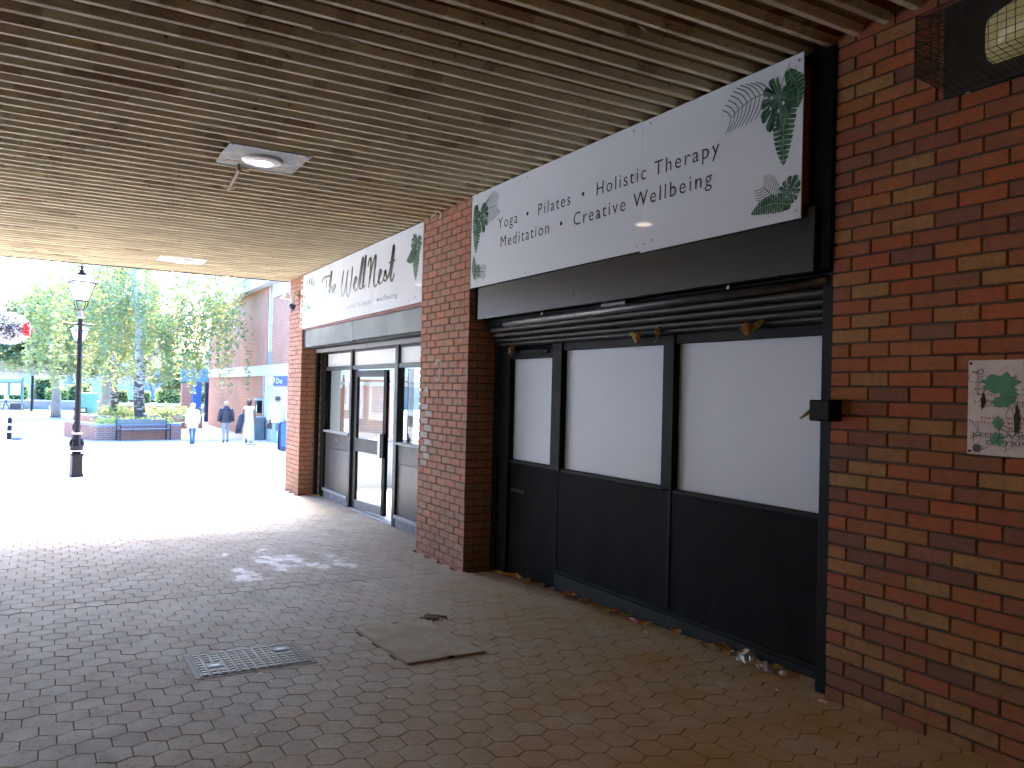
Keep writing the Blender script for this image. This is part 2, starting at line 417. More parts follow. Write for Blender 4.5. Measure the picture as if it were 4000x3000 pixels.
def in_view(x, y, z, mx=.02):
    v = Vector((x, y, z)); d = v.dot(_fw)
    if d < .3: return None
    k = 28.33/36; a = v.dot(_r2)/d*k; b = v.dot(_u2)/d*k
    return d if abs(a) < .5+mx and abs(b) < .375+mx else None
spots = []
def covered(x, y):
    return (1.93 < x < 2.40 and 4.53 < y < 5.40) or (.81 < x < 1.39 and 4.86 < y < 5.27)
row = 0; y = -4.0
while y < 18.0:
    x = -6.0 + (PX/2 if row % 2 else 0)
    xmax = 3.62 if y < 2.95 else 3.53 if y < 13.9 else 9.0
    lim = 3.86 if (y < 6.95 and y > 2.9) or (8.2 < y < 12.95) else xmax
    while x < max(xmax, lim):
        if not covered(x, y): spots.append((x, y))
        x += PX
    y += PY; row += 1
near = sorted([(in_view(x, y, zg(y)), i) for i, (x, y) in enumerate(spots) if in_view(x, y, zg(y))])[:300]
near = set(i for _, i in near)
V = []; F = []; rn = []
for i, (x, y) in enumerate(spots):
    s = (zg(y+.3)-zg(y-.3))/.6; z = zg(y) + random.gauss(0, .0006)
    rx, ry, rz = math.atan(s)+random.gauss(0, .0045), random.gauss(0, .0045), random.gauss(0, .005)
    if i in near:
        o = link('paver', me_p, pave, (x, y, z), (rx, ry, rz))
    else:
        o = len(V)
        for a, b, c_ in pv: V.append((x+a-b*rz, y+b+a*rz, z+c_+b*rx-a*ry))
        for f in pf: F.append(tuple(o+k for k in f))
        rn += [random.random()]*len(pf)
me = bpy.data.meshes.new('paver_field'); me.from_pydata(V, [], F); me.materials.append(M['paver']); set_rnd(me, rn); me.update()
tag(link('paver_field', me, pave), kind='stuff')

# ================================================================ ceiling of ribbed boards
PITCH, Y_END = .1655, 13.88
ceil = MB().box(-4.6, 9.5, -8, Y_END-.02, 2.02, 2.5).build('ceiling', M['concrete']); struct(ceil)
prof = [(0, .046), (.012, .046), (.098, .045), (.106, .041), (.119, .007), (.124, .0), (.157, .0), (.161, .007), (.1655, .040)]
def plank_mesh(n=26, seed=0):
    rg = random.Random(seed); mb = MB(); xs = np.linspace(-4.58, 3.62, n)
    wob = [[rg.gauss(0, .0012) for _ in prof] for _ in xs]
    for x, w in zip(xs, wob):
        for (a, h), e in zip(prof, w): mb.v.append((x, a+e*.6, h+e))
    k = len(prof)
    for i in range(n-1):
        for j in range(k-1):
            mb.f.append((i*k+j, i*k+j+1, (i+1)*k+j+1, (i+1)*k+j)); mb.m.append(1 if 3 <= j <= 7 else 0)
    return mb.mesh('plank', [M['ceil_pan'], M['ceil_rib']])
pms = [plank_mesh(seed=s) for s in range(5)]
y = 3.399 - .130 - 65*PITCH; k = 0
while y < Y_END-.05:
    link('plank', pms[k % 5], ceil, (0, y, zc(y+.14)), (math.atan((zc(y+.3)-zc(y))/.3), 0, 0)); y += PITCH; k += 1
MB().box(-4.6, 3.50, Y_END-.03, Y_END+.03, 1.80, 2.6).build('edge_trim', plain('dark edge flashing', (.06, .055, .06), .5, 0, .3), ceil)
# a flap of lifted sheet and a torn strip on the ribs
mb = MB(); mb.add([(1.15, 4.23, 1.902), (1.40, 4.20, 1.88), (1.41, 4.225, 1.882), (1.16, 4.255, 1.902), (1.15, 4.23, 1.905), (1.40, 4.2, 1.883), (1.41, 4.225, 1.885), (1.16, 4.255, 1.905)], [(0, 3, 2, 1), (4, 5, 6, 7), (1, 2, 6, 5), (0, 1, 5, 4), (3, 7, 6, 2)])
mb.build('lifted_strip', M['ceil_pan'], ceil)
for (x, y_, s) in ((2.02, 4.35, .04), (2.62, 3.35, .045)):
    mb = MB(); z = zc(y_)+.044
    mb.add([(x, y_, z), (x+s, y_+.2*s, z-.012), (x+1.4*s, y_-.5*s, z-.045*s/.06), (x+.3*s, y_-.7*s, z-.02)], [(0, 1, 2, 3), (3, 2, 1, 0)])
    mb.build('paint_flake', M['ceil_rib'], ceil)

# ================================================================ brick things
_bm_cache = {}
def brick_mesh(dx, dy, dz, mat):
    k = (round(dx, 3), round(dy, 3), round(dz, 3), mat)
    if k not in _bm_cache:
        mb = MB().box(-dx/2, dx/2, -dy/2, dy/2, -dz/2, dz/2); me = mb.mesh('brick', M[mat])
        bm = bmesh.new(); bm.from_mesh(me); bmesh.ops.bevel(bm, geom=list(bm.edges), offset=.003, segments=1, affect='EDGES'); bm.to_mesh(me); bm.free()
        _bm_cache[k] = me
    return _bm_cache[k]
def put_brick(parent, x0, x1, y0, y1, z0, z1, mat, rough=1.0):
    o = link('brick', brick_mesh(x1-x0, y1-y0, z1-z0, mat), parent, ((x0+x1)/2+random.gauss(0, .0012)*rough, (y0+y1)/2+random.gauss(0, .001)*rough, (z0+z1)/2+random.gauss(0, .0012)*rough), (random.gauss(0, .003), 0, random.gauss(0, .004)))
    return o
J = .010
# right wall: stretcher bond, near end butts on the shopfront at y = 2.87
wall = athing('brick_wall', 'long red brick side wall with the graffiti-covered notice and caged lamp', 'wall', (XW+.1, 2.0, zg(2.0)))
MB().box(XW+.012, 3.98, -7.5, 2.862, -1.75, 2.0).build('mortar', M['mortar'], wall)
BV = MB(); brn = []
i0 = -20
for i in range(-19, 32):
    zt = .5957-.075*i; zb = zt-.065
    if zb > 1.98: continue
    if zt < zg(2.9)-.2: continue
    j0 = 2.758 if i % 2 == 0 else 2.645
    ends = [2.87] + [j0-.225*k for k in range(46)]
    for a, b in zip(ends[:-1], ends[1:]):
        if b < -7.4: break
        y1, y0 = a-J/2, b+J/2
        if y1 == 2.87-J/2: y1 = 2.87
        if y0 < 1.55:
            BV.box(XW+random.gauss(0, .0012), XW+.1, y0, y1, zb, zt); brn += [random.random()]*6
        else:
            put_brick(wall, XW, XW+.1025, y0, y1, zb, zt, 'brick_wall')
me = BV.mesh('brick_courses', M['brick_wall']); set_rnd(me, [v for v in brn]); tag(link('brick_courses', me, wall), kind='stuff')

def pillar(label, ya, yb, xr, phase, zbot, ztop, mask_far=True):
    """ya near edge, yb far edge, face at XF, reveal back to xr"""
    t = athing('brick_pillar', label, 'pillar', (XF+.2, (ya+yb)/2, zbot))
    MB().box(XF+.009, xr+.15, ya+.009, yb-.009, zbot-.1, ztop+.05).build('mortar', M['mortar'], t)
    i = 0
    z = zbot-.04
    while z < ztop:
        zt = min(z+.065, ztop)
        if i % 2 == phase:
            first = .1025; put_brick(t, XF, XF+.215, ya, ya+.1025, z, zt, 'brick_pillar')
            xx = XF+.225
        else:
            first = .215; put_brick(t, XF, XF+.1025, ya, ya+.215, z, zt, 'brick_pillar')
            xx = XF+.1125
        while xx < xr-.03:
            x1 = min(xx+.215, xr+.05); put_brick(t, xx, x1, ya, ya+.1025, z, zt, 'brick_pillar'); xx = x1+J
        yy = ya+first+J
        while yy < yb-.02:
            y1 = min(yy+.215, yb)
            if y1-yy > .03: put_brick(t, XF, XF+.1025, yy, y1, z, zt, 'brick_pillar')
            yy = y1+J
        z += .075; i += 1
    return t
pil1 = pillar('wide red brick pillar between the two shopfronts with a pale stencilled mark', 7.0, 8.165, 3.84, 0, zg(7.5), zc(7.2)+.03)
pil2 = pillar('red brick end pillar at the mouth of the passage beside the far shop', 13.0, 13.84, 3.80, 1, zg(13.2), zc(13.3)+.03)
# scraped pale bricks and the stencil mark on the middle pillar
pale = plain('pale scraped paint', (.42, .40, .36), .9, 0, .5, 40, .002)
mb = MB()
for (z, y0, w) in ((.02, 7.93, .1), (-.17, 7.92, .19), (-.245, 7.82, .17), (-.32, 7.92, .18), (-.395, 7.83, .17), (-.47, 7.93, .18), (-.545, 7.84, .16), (-.62, 7.93, .17), (-.695, 7.85, .17), (-.77, 7.94, .14)):
    mb.box(XF-.0035, XF-.001, y0, y0+w, z-.028, z+.03)
mb.build('scraped_paint', pale, pil1)
mb = MB(); fnp = lambda u, v, d: (XF-.003-d, 7.69-u, .22+v)
ribbon(mb, spline([(-.05, .055), (-.05, .09), (-.03, .1), (.03, .1), (.05, .09), (.05, .0), (.03, -.02), (.035, -.08), (.02, -.1), (-.05, -.1), (-.052, -.06)], 4), .028, fnp, 0, 1.3, 0, False)
mb.build('stencil_mark', pale, pil1)
cab = MB().tube(spline([(3.505, 7.91, 1.91), (3.485, 7.90, 1.85), (3.49, 7.86, 1.875), (3.48, 7.80, 1.862), (3.475, 7.74, 1.893), (3.47, 7.67, 1.878), (3.48, 7.635, 1.841), (3.49, 7.68, 1.81), (3.503, 7.73, 1.83)], 5), .011, 6).build('cable_end', plain('dirty cream cable', (.45, .42, .34), .6), pil1)
# ================================================================ near shopfront (boarded, dark)
def bxo(name, mat, parent, *b, bevel=.003): return MB().box(*b).build(name, M[mat] if isinstance(mat, str) else mat, parent, bevel=bevel)
sf = athing('boarded_shopfront', 'boarded black shopfront with three white window panels and a raised shutter', 'shopfront', (XS+.05, 5.0, zg(5.0)))
ZW = .376
# window panels (vinyl over glass), in pane order from the middle pillar
bxo('window_panel', 'vinyl', sf, XS+.012, XS+.02, 5.95, 6.69, -.63, .322, bevel=0)
bxo('window_panel', 'vinyl', sf, XS+.012, XS+.02, 4.475, 5.80, -.64, ZW, bevel=0)
bxo('window_panel', 'vinyl', sf, XS+.012, XS+.02, 3.10, 4.36, -.65, ZW, bevel=0)
for (y0, y1, nm) in ((6.69, 7.0, 'post'), (5.80, 5.95, 'mullion'), (4.36, 4.475, 'mullion')):
    bxo(nm, 'black_frame', sf, XS-.045, XS+.06, y0, y1, -.66, .44)
bxo('post', 'black_frame', sf, 3.655, 3.92, 2.872, 2.985, zg(2.9)-.02, .70)
bxo('guide_rail', 'black_frame', sf, 3.80, 3.845, 6.90, 6.995, zg(7)-.02, .62)
bxo('post', 'black_frame', sf, XS-.03, XS+.06, 6.72, 6.99, zg(7)-.02, -.66)
# head rails
bxo('head_rail', 'black_frame', sf, XS-.035, XS+.06, 5.95, 6.69, .322, .40)
bxo('head_rail', 'black_frame', sf, XS-.03, XS+.055, 2.985, 5.80, ZW, .44)
bxo('head_rail', 'black_frame', sf, XS-.02, XS+.05, 2.985, 6.99, .442, .56)
bxo('trim_strip', 'black_frame', sf, XS-.05, XS-.037, 6.02, 6.60, .36, .40)
# sills
for (y0, y1, z) in ((5.95, 6.69, -.63), (4.475, 5.80, -.64), (2.985, 4.36, -.65)):
    bxo('sill', 'black_frame', sf, XS-.03, XS+.05, y0, y1, z-.03, z)
# lower panels
for (y0, y1) in ((5.875, 6.718), (4.425, 5.868), (2.987, 4.418)):
    bxo('lower_panel', 'black', sf, XS+.0, XS+.04, y0, y1, zg((y0+y1)/2)+.10-.02*(y1 < 5), -.662)
bxo('cover_strip', 'black_frame', sf, XS-.008, XS+.0, 4.405, 4.438, zg(4.4)+.10, -.664)
bxo('kick_board', plain('scuffed dark plinth board', (.014, .018, .019), .6, 0, .4, 7, .002, .15, dirt=(.04, .042, .042)), sf, XS-.03, XS+.05, 2.99, 5.86, zg(4)-.25, zg(4.6)+.105)
bxo('kick_board', 'black', sf, XS-.005, XS+.05, 5.868, 6.72, zg(6.3)-.08, zg(6.3)+.10)
bxo('kick_rail', 'black_frame', sf, XS-.018, XS+.02, 2.99, 5.86, zg(4.6)+.107, zg(4.6)+.135)
# raised roller shutter: round bottom bar and curved slats
sh = MB(); sh.tube([(3.665, 2.955, .655), (3.665, 6.56, .642)], .031, 14)
bar = sh.build('shutter_bar', plain('worn dark steel bar', (.09, .093, .093), .36, .35, .4, 8, .001, .4, dirt=(.05, .045, .035)), sf, smooth=True)
for k, (x, z, r) in enumerate(((3.70, .60, .026), (3.735, .552, .024), (3.77, .505, .023), (3.80, .468, .02))):
    mb = MB(); n = 8; vs = []
    for yy in (2.99, 6.86):
        for i in range(n+1):
            a = PI*(.5+i/n); vs.append((x+r*1.5*math.cos(a)*.8, yy, z+r*math.sin(a)))
    mb.add(vs, [(i, i+1, n+2+i, n+1+i) for i in range(n)])
    mb.build('shutter_slat', M['shutter'], sf, smooth=True)
bxo('shutter_box', 'black_frame', sf, 3.70, 3.95, 2.99, 6.96, .63, .705)
for y_ in (3.7, 5.9): bxo('bar_bracket', 'steel', sf, 3.655, 3.67, y_-.012, y_+.012, .68, .705)
bxo('bar_plate', 'alu_light', sf, 3.640, 3.654, 4.72, 5.02, .675, .698)
# lock box on the near post
lb = bxo('lock_box', 'black_frame', sf, 3.50, 3.66, 2.80, 2.935, -.108, .004, bevel=.008)
MB().tube([(3.515, 2.936, -.055), (3.505, 2.955, -.075), (3.495, 2.985, -.098)], [.008, .010, .007], 8).build('key_lever', plain('tarnished brass', (.32, .25, .16), .45, .5), sf, smooth=True)
# peeled sticker and scuffs
bxo('peeled_sticker', plain('grey glue residue', (.05, .047, .05), .9, 0, .5, 30), sf, XS-.0025, XS-.0005, 6.45, 6.70, -.935, -.905, bevel=0)
# fascia behind the sign, soffit of the recess
bxo('fascia', 'fascia', sf, XF+.03, XF+.06, 2.955, 6.88, .695, 1.05)
bxo('fascia_return', 'black', sf, XF+.062, 3.95, 2.875, 6.995, .705, 1.9)
MB().tube([(XF+.0295, 5.25, .79), (XF+.0285, 5.25, .79)], .026, 16).build('round_sticker', plain('pale pink sticker', (.30, .17, .17), .5, 0, .5, 60), sf)
MB().tube([(XF+.0275, 5.25, .79), (XF+.0272, 5.25, .79)], .019, 16).build('sticker_centre', M['fascia'], sf)
bxo('ledge', 'black', sf, XS+.06, XS+.1, 2.9, 7.0, -1.9, 2.0)       # back board closing the shop

# ================================================================ signs
def fn1(u, v, d): return (XF-d, 6.99-u, 1.0+v)
def fn2(u, v, d): return (XF-d, 13.15-u, .96+v-.009*(u-2.5)*0)
P1 = None
def leafshape(mb, fn, base, tip, w, mis, d, bend=0.0, slots=0, n=16, ku=1.0):
    """blade between base and tip with shallow notches; two tones either side of the rib"""
    b = np.array(base, float); t_ = np.array(tip, float); L = np.linalg.norm(t_-b); ax = (t_-b)/L; nr = np.array((-ax[1], ax[0]))
    def mid(s): return b+ax*L*s+nr*bend*L*math.sin(PI*s)
    def ww(s): return w*L*math.sin(PI*min(1, max(0, s*.94+.05)))**.62*(1-.3*s)
    for side in (-1, 1):
        for i in range(n):
            s0, s1 = i/n, (i+1)/n; a0, a1 = mid(s0), mid(s1)
            cut = .90 if slots and i % max(2, n//slots) == (1 if side > 0 else 2) else 1.0
            e0 = a0+side*nr*ww(s0+.004)+ax*.05*L*min(1, 6*s0)*(1-s0); e1 = a1+side*nr*ww(s1)*cut+ax*.05*L*(1-s1)-ax*(.016*L if slots else 0)
            m0, m1 = (a0+e0)/2, (a1+e1)/2
            for q, mi in (([a0, m0, m1, a1], mis[(i+(side > 0)) % len(mis)]), ([m0, e0, e1, m1], mis[(i+1+2*(side > 0)) % len(mis)])):
                mb.add([fn(p[0], p[1], d) for p in (q if side < 0 else q[::-1])], [(0, 1, 2, 3)], mi)
    ribbon(mb, [tuple(mid(s)) for s in np.linspace(0, .97, 8)], .004+.006*L, fn, d+.0004, 1, 2)
def frond(mb, fn, base, tip, spread, mi, d, n=10, bend=.0):
    b = np.array(base, float); t_ = np.array(tip, float); L = np.linalg.norm(t_-b); ax = (t_-b)/L; nr = np.array((-ax[1], ax[0]))
    mid = lambda s: b+ax*L*s+nr*bend*L*math.sin(PI*s)
    ribbon(mb, [tuple(mid(s)) for s in np.linspace(0, 1, 6)], .006, fn, d, 1, mi)
    for k in range(n):
        s = .08+.9*k/(n-1); p = mid(s); l = spread*L*(1-.45*abs(s-.4)-.35*max(0, s-.6))
        for side in (-1, 1):
            m_ = p + nr*side*l*.42 + ax*l*.22; e = p + nr*side*l*.78 + ax*l*.62
            ribbon(mb, spline([tuple(p), tuple(m_), tuple(e)], 4), 0.0078*(L/.35)**.5, fn, d, 1, mi)
def monstera(mb, fn, c, r, ang, d, mis=(0, 1, 0, 4), sq=1.0):
    """heart-shaped blade: broad lobes parted by narrow slits, with holes along the rib"""
    n = 11; ca = np.array(c, float)
    def rim(a): 
        q = abs(((a-ang+PI) % (2*PI))-PI); return r*(1.12-.16*q+.05*math.cos(3*q)) if q < 2.75 else r*.42
    pt = lambda a, f: ca+np.array((math.cos(a)*sq, math.sin(a)))*rim(a)*f
    for k in range(n):
        a = ang + (k-(n-1)/2)/n*2*PI*.95; w = 2*PI*.95/n*.5; g = .82
        pts = [ca, pt(a-w*.98, .5), pt(a-w*g, .80), pt(a-w*g*.9, .96), pt(a-w*.35, 1.02), pt(a+w*.3, 1.03), pt(a+w*g*.9, .95), pt(a+w*g, .8), pt(a+w*.98, .5)]
        vs = [fn(q[0], q[1], d) for q in pts]; h = fn(*((pts[4]+pts[5])/2), d)
        mb.add(vs+[h], [(0, 1, 2, 3, 4, 9)], mis[k % len(mis)]); mb.add(vs+[h], [(0, 9, 5, 6, 7, 8)], mis[(k+1) % len(mis)])
    for k in range(n):
        a = ang + (k-(n-1)/2)/n*2*PI*.95
        q = pt(a, .8); ribbon(mb, [tuple(ca), tuple(q)], .0035, fn, d+.0006, 1, 2)
    tail = ca-np.array((math.cos(ang)*sq, math.sin(ang)))*r*.3
    ribbon(mb, [tuple(tail), tuple(pt(ang, 1.0))], .006, fn, d+.0007, 1, 0)
    for (a, q) in ((ang+.45, .45), (ang-.5, .48), (ang+1.2, .42), (ang-1.3, .40)):
        h = pt(a, q); mb.add([fn(h[0]+math.cos(2*PI*i/8)*r*.045, h[1]+math.sin(2*PI*i/8)*r*.07, d+.0009) for i in range(8)], [tuple(range(8))], 3)
LM = [M['leafA'], M['leafB'], M['leafC'], M['sign_white'], M['leafD']]

s1 = athing('sign_board', 'long white sign board reading Yoga Pilates Holistic Therapy above the boarded black shopfront', 'sign', (XF, 5.0, 1.0))
# two boards meeting at a seam, the nearer one turned a touch
def board(y0, y1, x0, x1, z0, z1, name, parent, mat):
    mb = MB(); th = .006
    mb.add([(x0, y0, z0), (x1, y1, z0), (x1, y1, z1), (x0, y0, z1), (x0+th, y0, z0), (x1+th, y1, z0), (x1+th, y1, z1), (x0+th, y0, z1)],
           [(0, 3, 2, 1), (4, 5, 6, 7), (0, 1, 5, 4), (3, 7, 6, 2), (0, 4, 7, 3), (1, 2, 6, 5)])
    return mb.build(name, mat, parent)
board(3.02, 4.3973, XF-.0008, XF+.0006, .990, 1.898, 'panel', s1, M['sign_white'])
board(4.3982, 6.99, XF, XF, 1.003, 1.903, 'panel', s1, M['sign_white'])
for z in (1.04, 1.86): bxo('batten', 'red_batten', s1, XF+.0095, XF+.0285, 3.03, 6.95, z-.03, z+.03)
bxo('end_batten', 'red_batten', s1, XF+.0095, XF+.075, 3.022, 3.05, 1.072, 1.828)
place_text('letter', 'Yoga  •  Pilates  •  Holistic Therapy', fn1, .536, 3.342, .492, .099, M['ink'], s1, 1.25, -.004, letters=True)
place_text('letter', 'Meditation  •  Creative Wellbeing', fn1, .592, 3.285, .316, .101, M['ink'], s1, 1.25, -.004, letters=True)
# leaf groups
mb = MB()
frond(mb, fn1, (.22, .68), (.50, .72), .62, 4, .0010, 10, .06)
leafshape(mb, fn1, (.085, .80), (.10, .33), .20, (1, 0, 1, 1), .0016, .04, 5)
monstera(mb, fn1, (.20, .68), .155, -1.2, .0024)
ribbon(mb, spline([(.2, .7), (.15, .79), (.10, .85)], 4), .006, fn1, .0014, 1, 4)
mb.build('leaf_motif', LM, s1)
mb = MB(); frond(mb, fn1, (.17, .15), (.30, .13), .7, 4, .001, 8); leafshape(mb, fn1, (.10, .08), (.06, .312), .22, (1, 0, 1), .0016, .03, 4, 12); monstera(mb, fn1, (.145, .135), .075, 1.2, .0024)
ribbon(mb, [(.14, .09), (.125, .04)], .008, fn1, .0012, 1, 1); mb.build('leaf_motif', LM, s1)
mb = MB(); frond(mb, fn1, (3.76, .745), (3.43, .685), .50, 4, .001, 10, -.10)
leafshape(mb, fn1, (3.895, .76), (3.845, .303), .20, (1, 0, 1, 1), .0016, -.06, 6)
leafshape(mb, fn1, (3.86, .83), (3.94, .60), .28, (0, 1, 1), .0019, .12, 3, 10)
monstera(mb, fn1, (3.80, .70), .165, -2.0, .0024, sq=.85)
ribbon(mb, spline([(3.80, .72), (3.84, .81), (3.88, .868)], 4), .006, fn1, .0030, 1, 4); ribbon(mb, [(3.90, .80), (3.925, .84)], .005, fn1, .0014, 1, 4)
mb.build('leaf_motif', LM, s1)
mb = MB(); frond(mb, fn1, (3.81, .11), (3.70, .215), .75, 4, .001, 8); leafshape(mb, fn1, (3.90, .075), (3.61, .075), .22, (1, 0, 1), .0016, -.10, 5); monstera(mb, fn1, (3.885, .145), .085, 1.0, .0024); mb.build('leaf_motif', LM, s1)
scr = MB().tube([(0, 0, 0), (-.004, 0, 0)], .0085, 8).mesh('screw', M['steel'])
for (u, v) in ((.03, .875), (.03, .03), (1.05, .86), (1.05, .03), (2.5, .86), (2.68, .865), (2.56, .04), (2.64, .045), (2.72, .06), (3.94, .86), (3.94, .035)):
    link('screw', scr, s1, fn1(u, v, .003))

s2 = athing('sign_board', 'glossy white sign board reading The Well Nest above the open glass door', 'sign', (XF, 10.6, .95))
def z2(y): return float(np.interp(y, [8.17, 13.15], [.977, .951]))
mb = MB()
mb.add([(XF, 8.17, .977), (XF, 13.15, .951), (XF, 13.15, 1.812), (XF, 8.17, 1.857), (XF+.006, 8.17, .977), (XF+.006, 13.15, .951), (XF+.006, 13.15, 1.812), (XF+.006, 8.17, 1.857)], [(0, 3, 2, 1), (4, 5, 6, 7), (0, 1, 5, 4), (3, 7, 6, 2), (0, 4, 7, 3), (1, 2, 6, 5)])
t = NT('glossy white composite'); p = t.pos(); wv = t.noise(t.scale(p, (1, .8, 1)), 1.3, 1.0, .4)
bmp = t.bump(wv, .006, .35); M['sign_gloss'] = t.surf(t.n('MixShader', {0: .055, 1: t.n('BsdfDiffuse', {'Color': (.68, .735, .79)}), 2: t.n('BsdfGlossy', {'Roughness': .02, 'Color': (1, 1, 1), 'Normal': bmp})}))
mb.build('panel', M['sign_gloss'], s2)
bxo('batten', 'red_batten', s2, XF+.0095, XF+.0285, 8.18, 13.0, .93, 1.0)
bxo('batten', 'red_batten', s2, XF+.0095, XF+.0285, 8.18, 13.0, 1.73, 1.79)
STROKES = [
 [(1.194, .624), (1.223, .671), (1.339, .696), (1.523, .693), (1.68, .694)], [(1.42, .666), (1.412, .557), (1.362, .438), (1.271, .307)],
 [(1.535, .462), (1.559, .542), (1.606, .672), (1.653, .751), (1.67, .706), (1.64, .641), (1.605, .537), (1.582, .437), (1.622, .494), (1.686, .526), (1.717, .478), (1.717, .428), (1.769, .44)],
 [(1.769, .44), (1.844, .483), (1.871, .516), (1.83, .534), (1.79, .498), (1.782, .438), (1.825, .401), (1.909, .426)],
 [(2.221, .693), (2.163, .557), (2.134, .417), (2.17, .336), (2.25, .354), (2.35, .511), (2.404, .678)], [(2.404, .678), (2.362, .51), (2.37, .368), (2.431, .305), (2.501, .369), (2.571, .551), (2.597, .705)],
 [(2.64, .424), (2.743, .469), (2.784, .514), (2.748, .543), (2.695, .499), (2.679, .414), (2.733, .358), (2.842, .391)],
 [(2.842, .391), (2.92, .573), (2.981, .724), (3.013, .768), (3.025, .718), (2.966, .543), (2.915, .402), (2.945, .356), (3.016, .373)],
 [(3.016, .373), (3.063, .592), (3.105, .744), (3.127, .771), (3.132, .716), (3.091, .553), (3.049, .412), (3.064, .362), (3.125, .398)],
 [(3.22, .621), (3.249, .695), (3.292, .719), (3.329, .679), (3.3, .481), (3.259, .343)],
 [(3.264, .366), (3.362, .568), (3.453, .698), (3.494, .733), (3.505, .679), (3.461, .509), (3.449, .405), (3.491, .337), (3.578, .357)],
 [(3.577, .374), (3.67, .439), (3.708, .492), (3.673, .531), (3.635, .478), (3.624, .398), (3.667, .353), (3.755, .372)],
 [(3.755, .372), (3.82, .439), (3.847, .498), (3.868, .462), (3.904, .401), (3.866, .366), (3.792, .389)], [(3.905, .39), (3.971, .416), (4.002, .491)],
 [(3.985, .426), (4.035, .576), (4.086, .713), (4.106, .766), (4.121, .719), (4.094, .601), (4.058, .473), (4.034, .387), (4.082, .342), (4.157, .428)], [(3.953, .575), (4.065, .577), (4.169, .583)]]
mb = MB()
for i, s in enumerate(STROKES): ribbon(mb, spline(s, 7), .026 if i != 1 else .022, fn2, .0016+.0001*i, 2.3)
mb.build('lettering', M['ink_grey'], s2)
for (w, a, b) in (('Move', 1.122, 1.46), ('nourish', 2.2, 2.74), ('health', 2.87, 3.32), ('wellbeing', 3.56, 4.262)):
    place_text('letter', w, fn2, a, b, .134, .062, M['ink_grey'], s2, 1.1, -.004, letters=True)
for u in (1.83, 2.80, 3.44):
    mb = MB(); mb.add([fn2(u+math.cos(2*PI*i/8)*.012, .155+math.sin(2*PI*i/8)*.009, .0016) for i in range(8)], [tuple(range(8))]); mb.build('dot', M['ink_grey'], s2)
# nest emblem with leaves round it
mb = MB()
def ell(cu, cv, ru, rv, d, mi, a0=0, a1=2*PI, n=28): mb.add([fn2(cu+ru*math.cos(a0+(a1-a0)*i/n), cv+rv*math.sin(a0+(a1-a0)*i/n), d) for i in range(n)], [tuple(range(n))], mi)
for a in range(0, 360, 24):
    ca, sa = math.cos(R(a)), math.sin(R(a)); up = abs(sa)
    leafshape(mb, fn2, (.53+.22*ca, .45+.19*sa), (.53+.36*ca+.03*sa, .45+.35*sa), .22, (1, 0, 4), .001+.00003*a/24, .05, 0, 6)
ell(.53, .45, .30, .245, .0020, 4); ell(.53, .45, .27, .22, .0024, 3); ell(.53, .43, .16, .15, .0028, 1); ell(.53, .45, .125, .125, .0032, 3); ell(.53, .45, .045, .05, .0036, 1)
mb.build('emblem', [M['leafA'], M['leafB'], M['leafC'], M['sign_gloss'], M['leafD']], s2)
mb = MB(); leafshape(mb, fn2, (4.84, .72), (4.80, .275), .24, (1, 0, 1), .0016, -.05, 5); monstera(mb, fn2, (4.80, .70), .15, -1.9, .0024, sq=1.15); leafshape(mb, fn2, (4.82, .66), (4.52, .52), .28, (0, 1), .0012, .1, 4); mb.build('leaf_motif', [M['leafA'], M['leafB'], M['leafC'], M['sign_gloss'], M['leafD']], s2)
for (u, v) in ((.03, .83), (.55, .055), (1.9, .045), (1.96, .05), (3.3, .05), (4.6, .06), (4.8, .085), (4.93, .85), (3.2, .84), (1.6, .82)): link('screw', scr, s2, fn2(u, v, .003))

# ================================================================ far shop: frame, glazed door standing ajar, room behind
sg = athing('glazed_shopfront', 'grey framed glass shopfront with its door ajar under the script sign', 'shopfront', (XS+.05, 10.6, zg(10.6)))
YA, YB = 8.17, 12.99
zb = zg(10.5)
bxo('fascia', plain('brushed grey fascia', (.075, .082, .095), .38, 0, .12, 2, .0, .15), sg, XF+.03, XF+.05, 8.18, 10.55, .665, .935)
bxo('fascia', plain('brushed grey fascia panel', (.08, .087, .10), .40, 0, .12, 2, .0, .15), sg, XF+.031, XF+.05, 10.555, 12.95, .655, .935)
bxo('shutter_box', 'black_frame', sg, XF+.052, 3.95, 8.17, 12.99, .63, 1.85)
bxo('shutter_track', 'alu_light', sg, 3.72, 3.80, 8.2, 12.9, .575, .628)
bxo('head_rail', 'alu', sg, XS, XS+.07, YA, YB, .545, .60)
bxo('transom', 'alu', sg, XS-.012, XS+.06, YA, YB, .285, .345)
bxo('guide_rail', 'black_frame', sg, 3.745, 3.80, 12.90, 12.995, zb-.03, .58)
for (y0, y1, nm) in ((12.72, 12.90, 'post'), (11.42, 11.50, 'mullion'), (9.62, 9.72, 'mullion'), (8.17, 8.24, 'post')):
    bxo(nm, 'alu' if nm == 'mullion' else 'black_frame', sg, XS-.02, XS+.08, y0, y1, zb-.03, .6)
for (y0, y1) in ((11.50, 12.72), (9.72, 11.42), (8.24, 9.62)):
    bxo('top_panel', plain('frosted top panel', (.62, .66, .67), .35, 0, .08, 2), sg, XS+.02, XS+.03, y0, y1, .345, .545, bevel=0)
